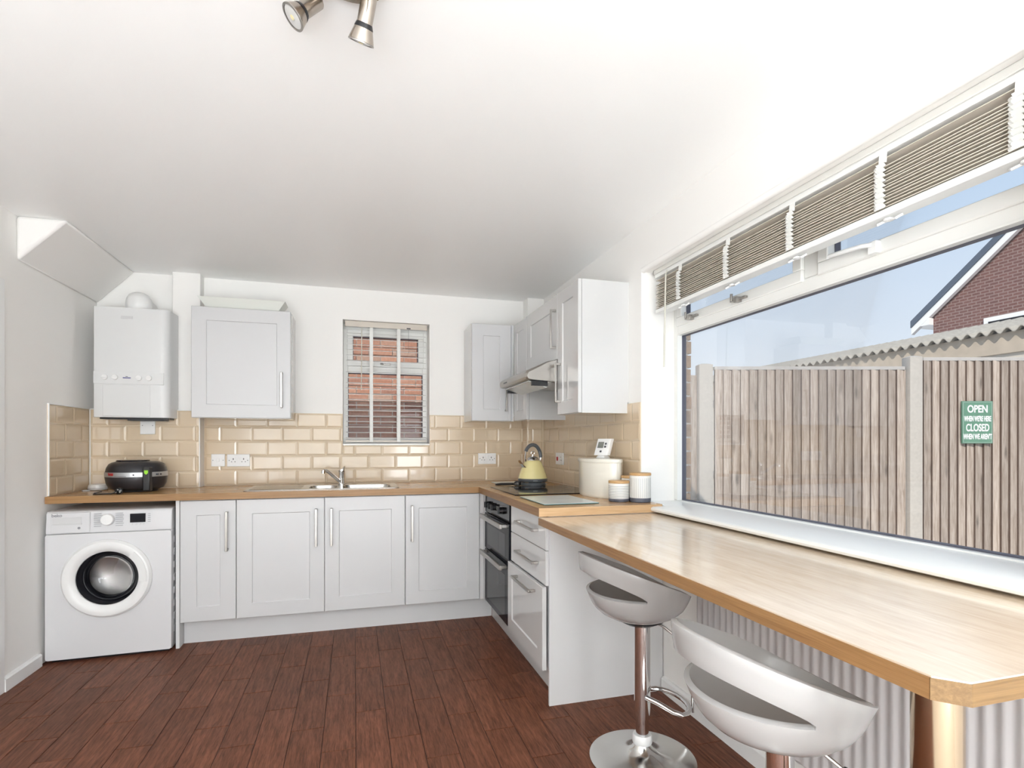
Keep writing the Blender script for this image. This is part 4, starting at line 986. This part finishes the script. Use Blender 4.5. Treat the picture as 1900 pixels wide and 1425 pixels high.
def panel(l0, l1, top, label, cap=True):
    t = thing('garden_fence', label, 'fence', fence_local(l0), 'close-board fence panels', local=True, rotz=-YAW)
    L = l1-l0; nb = round(L/.0775); p = L/nb; me = board_mesh(p, .02, top-GZ-.03, 0)
    for i in range(nb):
        o = put(me, 'board', t, (i*p, -.018+random.uniform(-.002, .002), 0), (0, 0, 0))
    if cap: MB().box(0, L, -.026, .03, top-GZ-.032, top-GZ).ob('capping_rail', CAPR, t, bevel=.003)
    for z in (.35, 1.0, 1.65): MB().box(0, L, 0, .04, z, z+.07).ob('back_rail', CAPR, t)
    MB().box(0, L, -.02, .02, 0, .02).ob('gravel_board', CAPR, t)
    return t
panel(.25, lat(1293)-.02, 1.857, 'far left weathered fence panel beside the brick reveal', False)
panel(lat(1320)+.02, lat(1680)-.020, 1.907, 'middle weathered close-board fence panel between the two posts')
panel(lat(1705)+.02, lat(2075), 1.990, 'taller weathered fence panel carrying the green sign')
def fpost(l0, l1, top, label):
    t = tag(MB().loft([[(x, y, z) for x, y in rrect(l0-(l0+l1)/2+i, l1-(l0+l1)/2-i, -.055+i, .055-i, .008, 2)] for i, z in ((0, 0), (0, top-GZ-.012), (.03, top-GZ))]).ob('fence_post', POST, None), label, 'post', 'grey fence posts')
    t.location = fence_local((l0+l1)/2); t.rotation_euler = (0, 0, -YAW)
fpost(lat(1293)+.003, lat(1320)-.003, 1.932, 'grey fence post at the left end of the middle panel')
fpost(lat(1680)+.003, lat(1705)-.003, 2.003, 'grey fence post left of the green sign panel')
# sign
sl0, sl1 = lat(1776), lat(1832)
t = thing('metal_sign', 'green OPEN and CLOSED slogan sign hung on the fence', 'sign', tuple(FV*(fd-.053)+RV*((sl0+sl1)/2)+Vector((0, 0, 1.395))), local=True, rotz=-YAW)
w = (sl1-sl0)/2; hh = .1925
MB().box(-w, w, -.004, .012, -hh, hh).ob('plate', SIGNG, t, bevel=.003)
b = MB(); q = .008
b.box(-w+q, w-q, -.0052, -.004, hh-q-.003, hh-q).box(-w+q, w-q, -.0052, -.004, -hh+q, -hh+q+.003).box(-w+q, -w+q+.003, -.0052, -.004, -hh+q, hh-q).box(w-q-.003, w-q, -.0052, -.004, -hh+q, hh-q)
b.ob('border', mat('sign_border', (.35, .42, .38), .5), t)
for s_, size, zz, sx_ in (('OPEN', .092, .118, .78), ("WHEN WE'RE HERE", .066, .030, .42), ('CLOSED', .092, -.052, .62), ("WHEN WE AREN'T", .066, -.132, .46)):
    text(s_, size, Mface((0, -.005, zz), '-Y'), SIGNW, t, 'lettering', sx=sx_, bold=.0022)

# garage with a corrugated roof
GX = 7.5
t = thing('garage', 'cream rendered garage with corrugated roof beyond the fence', 'building', (GX+1.5, 5.0, GZ), local=False)
ze = 2.55
MB().box(GX, GX+3.2, .6, 12.4, GZ, ze-.25).ob('wall', RENDER, t)
MB().box(GX-.03, GX, .55, 12.5, ze-.27, ze-.02).ob('fascia_board', FASCIA, t)
MB().box(GX-.012, GX+.05, 6.05, 7.3, ze-.62, ze-.33).ob('dark_window', BLACKG, t)
MB().box(GX-.03, GX+.0, 5.93, 6.05, ze-.75, ze-.28).box(GX-.02, GX, 6.05, 7.3, ze-.33, ze-.28).ob('window_surround', TRIMW, t)
b = MB(); P = .145; n = int(12.2/P)*8; rows = []
for x, z in ((GX-.10, ze), (GX+1.6, ze+.42), (GX+3.3, ze+.05)):
    rows.append([(x, .5+12.2*k/n, z+.030*math.cos(2*PI*(12.2*k/n)/P)) for k in range(n+1)])
ls = [[(x, y, z+.0) for x, y, z in r]+[(x, y, z-.012) for x, y, z in reversed(r)] for r in rows]
b.loft(ls); b.ob('corrugated_roof', CEMENT, t, smooth=50)
# house gable
HX = 17.0
t = thing('house', 'red brick house gable with dark roof verge in the distance', 'building', (HX, 10, GZ))
ey, ez = 12.98, 4.87; sl_ = .78
apx = 7.4; az = ez+(ey-apx)*sl_
def cl(y): return ez-.0+(ey-y)*sl_
MB().prism([(ey-.55, GZ), (ey-.55, ez+.02), (ey-.55, cl(ey-.55)-.2), (apx, az-.2), (2*apx-ey+.55, cl(ey-.55)-.2), (2*apx-ey+.55, GZ)], 'X', HX, HX+7).ob('gable_wall', HOUSEB, t, smooth=0)
def verge(o0, o1, x0, x1, name, m):
    MB().prism([(ey, ez+o0), (ey, ez+o1), (apx, az+o1), (2*apx-ey, ez+o1), (2*apx-ey, ez+o0), (apx, az+o0)], 'X', x0, x1).ob(name, m, t, smooth=0)
verge(-.05, .16, HX-.22, HX+7.2, 'roof', SLATE); verge(-.26, -.05, HX-.18, HX-.05, 'bargeboard', TRIMW)
MB().prism([(ey-.01, ez-.05), (ey-.55, ez-.05), (ey-.55, ez+.16), (ey-.35, ez+.16)], 'X', HX-.17, HX+6).ob('soffit_box', TRIMW, t, smooth=0)
w_ = MB().box(HX-.04, HX+.02, 7.6, 11.02, 3.7, 4.70).ob('window', TRIMW, t)
MB().box(HX-.05, HX-.03, 7.7, 9.25, 3.8, 4.58).box(HX-.05, HX-.03, 9.37, 10.9, 3.8, 4.58).ob('pane', BLACKG, w_)

# neighbouring brick wall seen through the small window
t = thing('brick_wall', 'orange-red brick wall of the neighbouring house outside the small window', 'wall', (.3, 5.45, GZ))
MB().box(-2.6, 3.0, 5.446, 5.6, GZ, 2.72).ob('mortar', MORTAR, t, smooth=0)
bm2 = MB().box(-.1075, .1075, -.006, .006, -.0325, .0325).mesh('brick', BRICK, smooth=0)
for r in range(15):
    for c in range(7):
        z = 1.12+.075*r; x = -.32+c*.225+(.1125 if r % 2 else 0)
        put(bm2, 'brick', t, (x, 5.442+random.uniform(-.003, .002), z))
b = MB()
for r in range(37):
    z = -.08+.075*r
    for c in range(25):
        x = -2.57+c*.225+(.1125 if r % 2 else 0)
        if 1.08 < z < 2.21 and -.45 < x < 1.25: continue
        if x > 2.9: continue
        b.box(x-.1075, x+.1075, 5.436, 5.447, z-.0325, z+.0325)
tag(b.ob('outer_bricks', BRICK, t, smooth=0), kind='stuff')
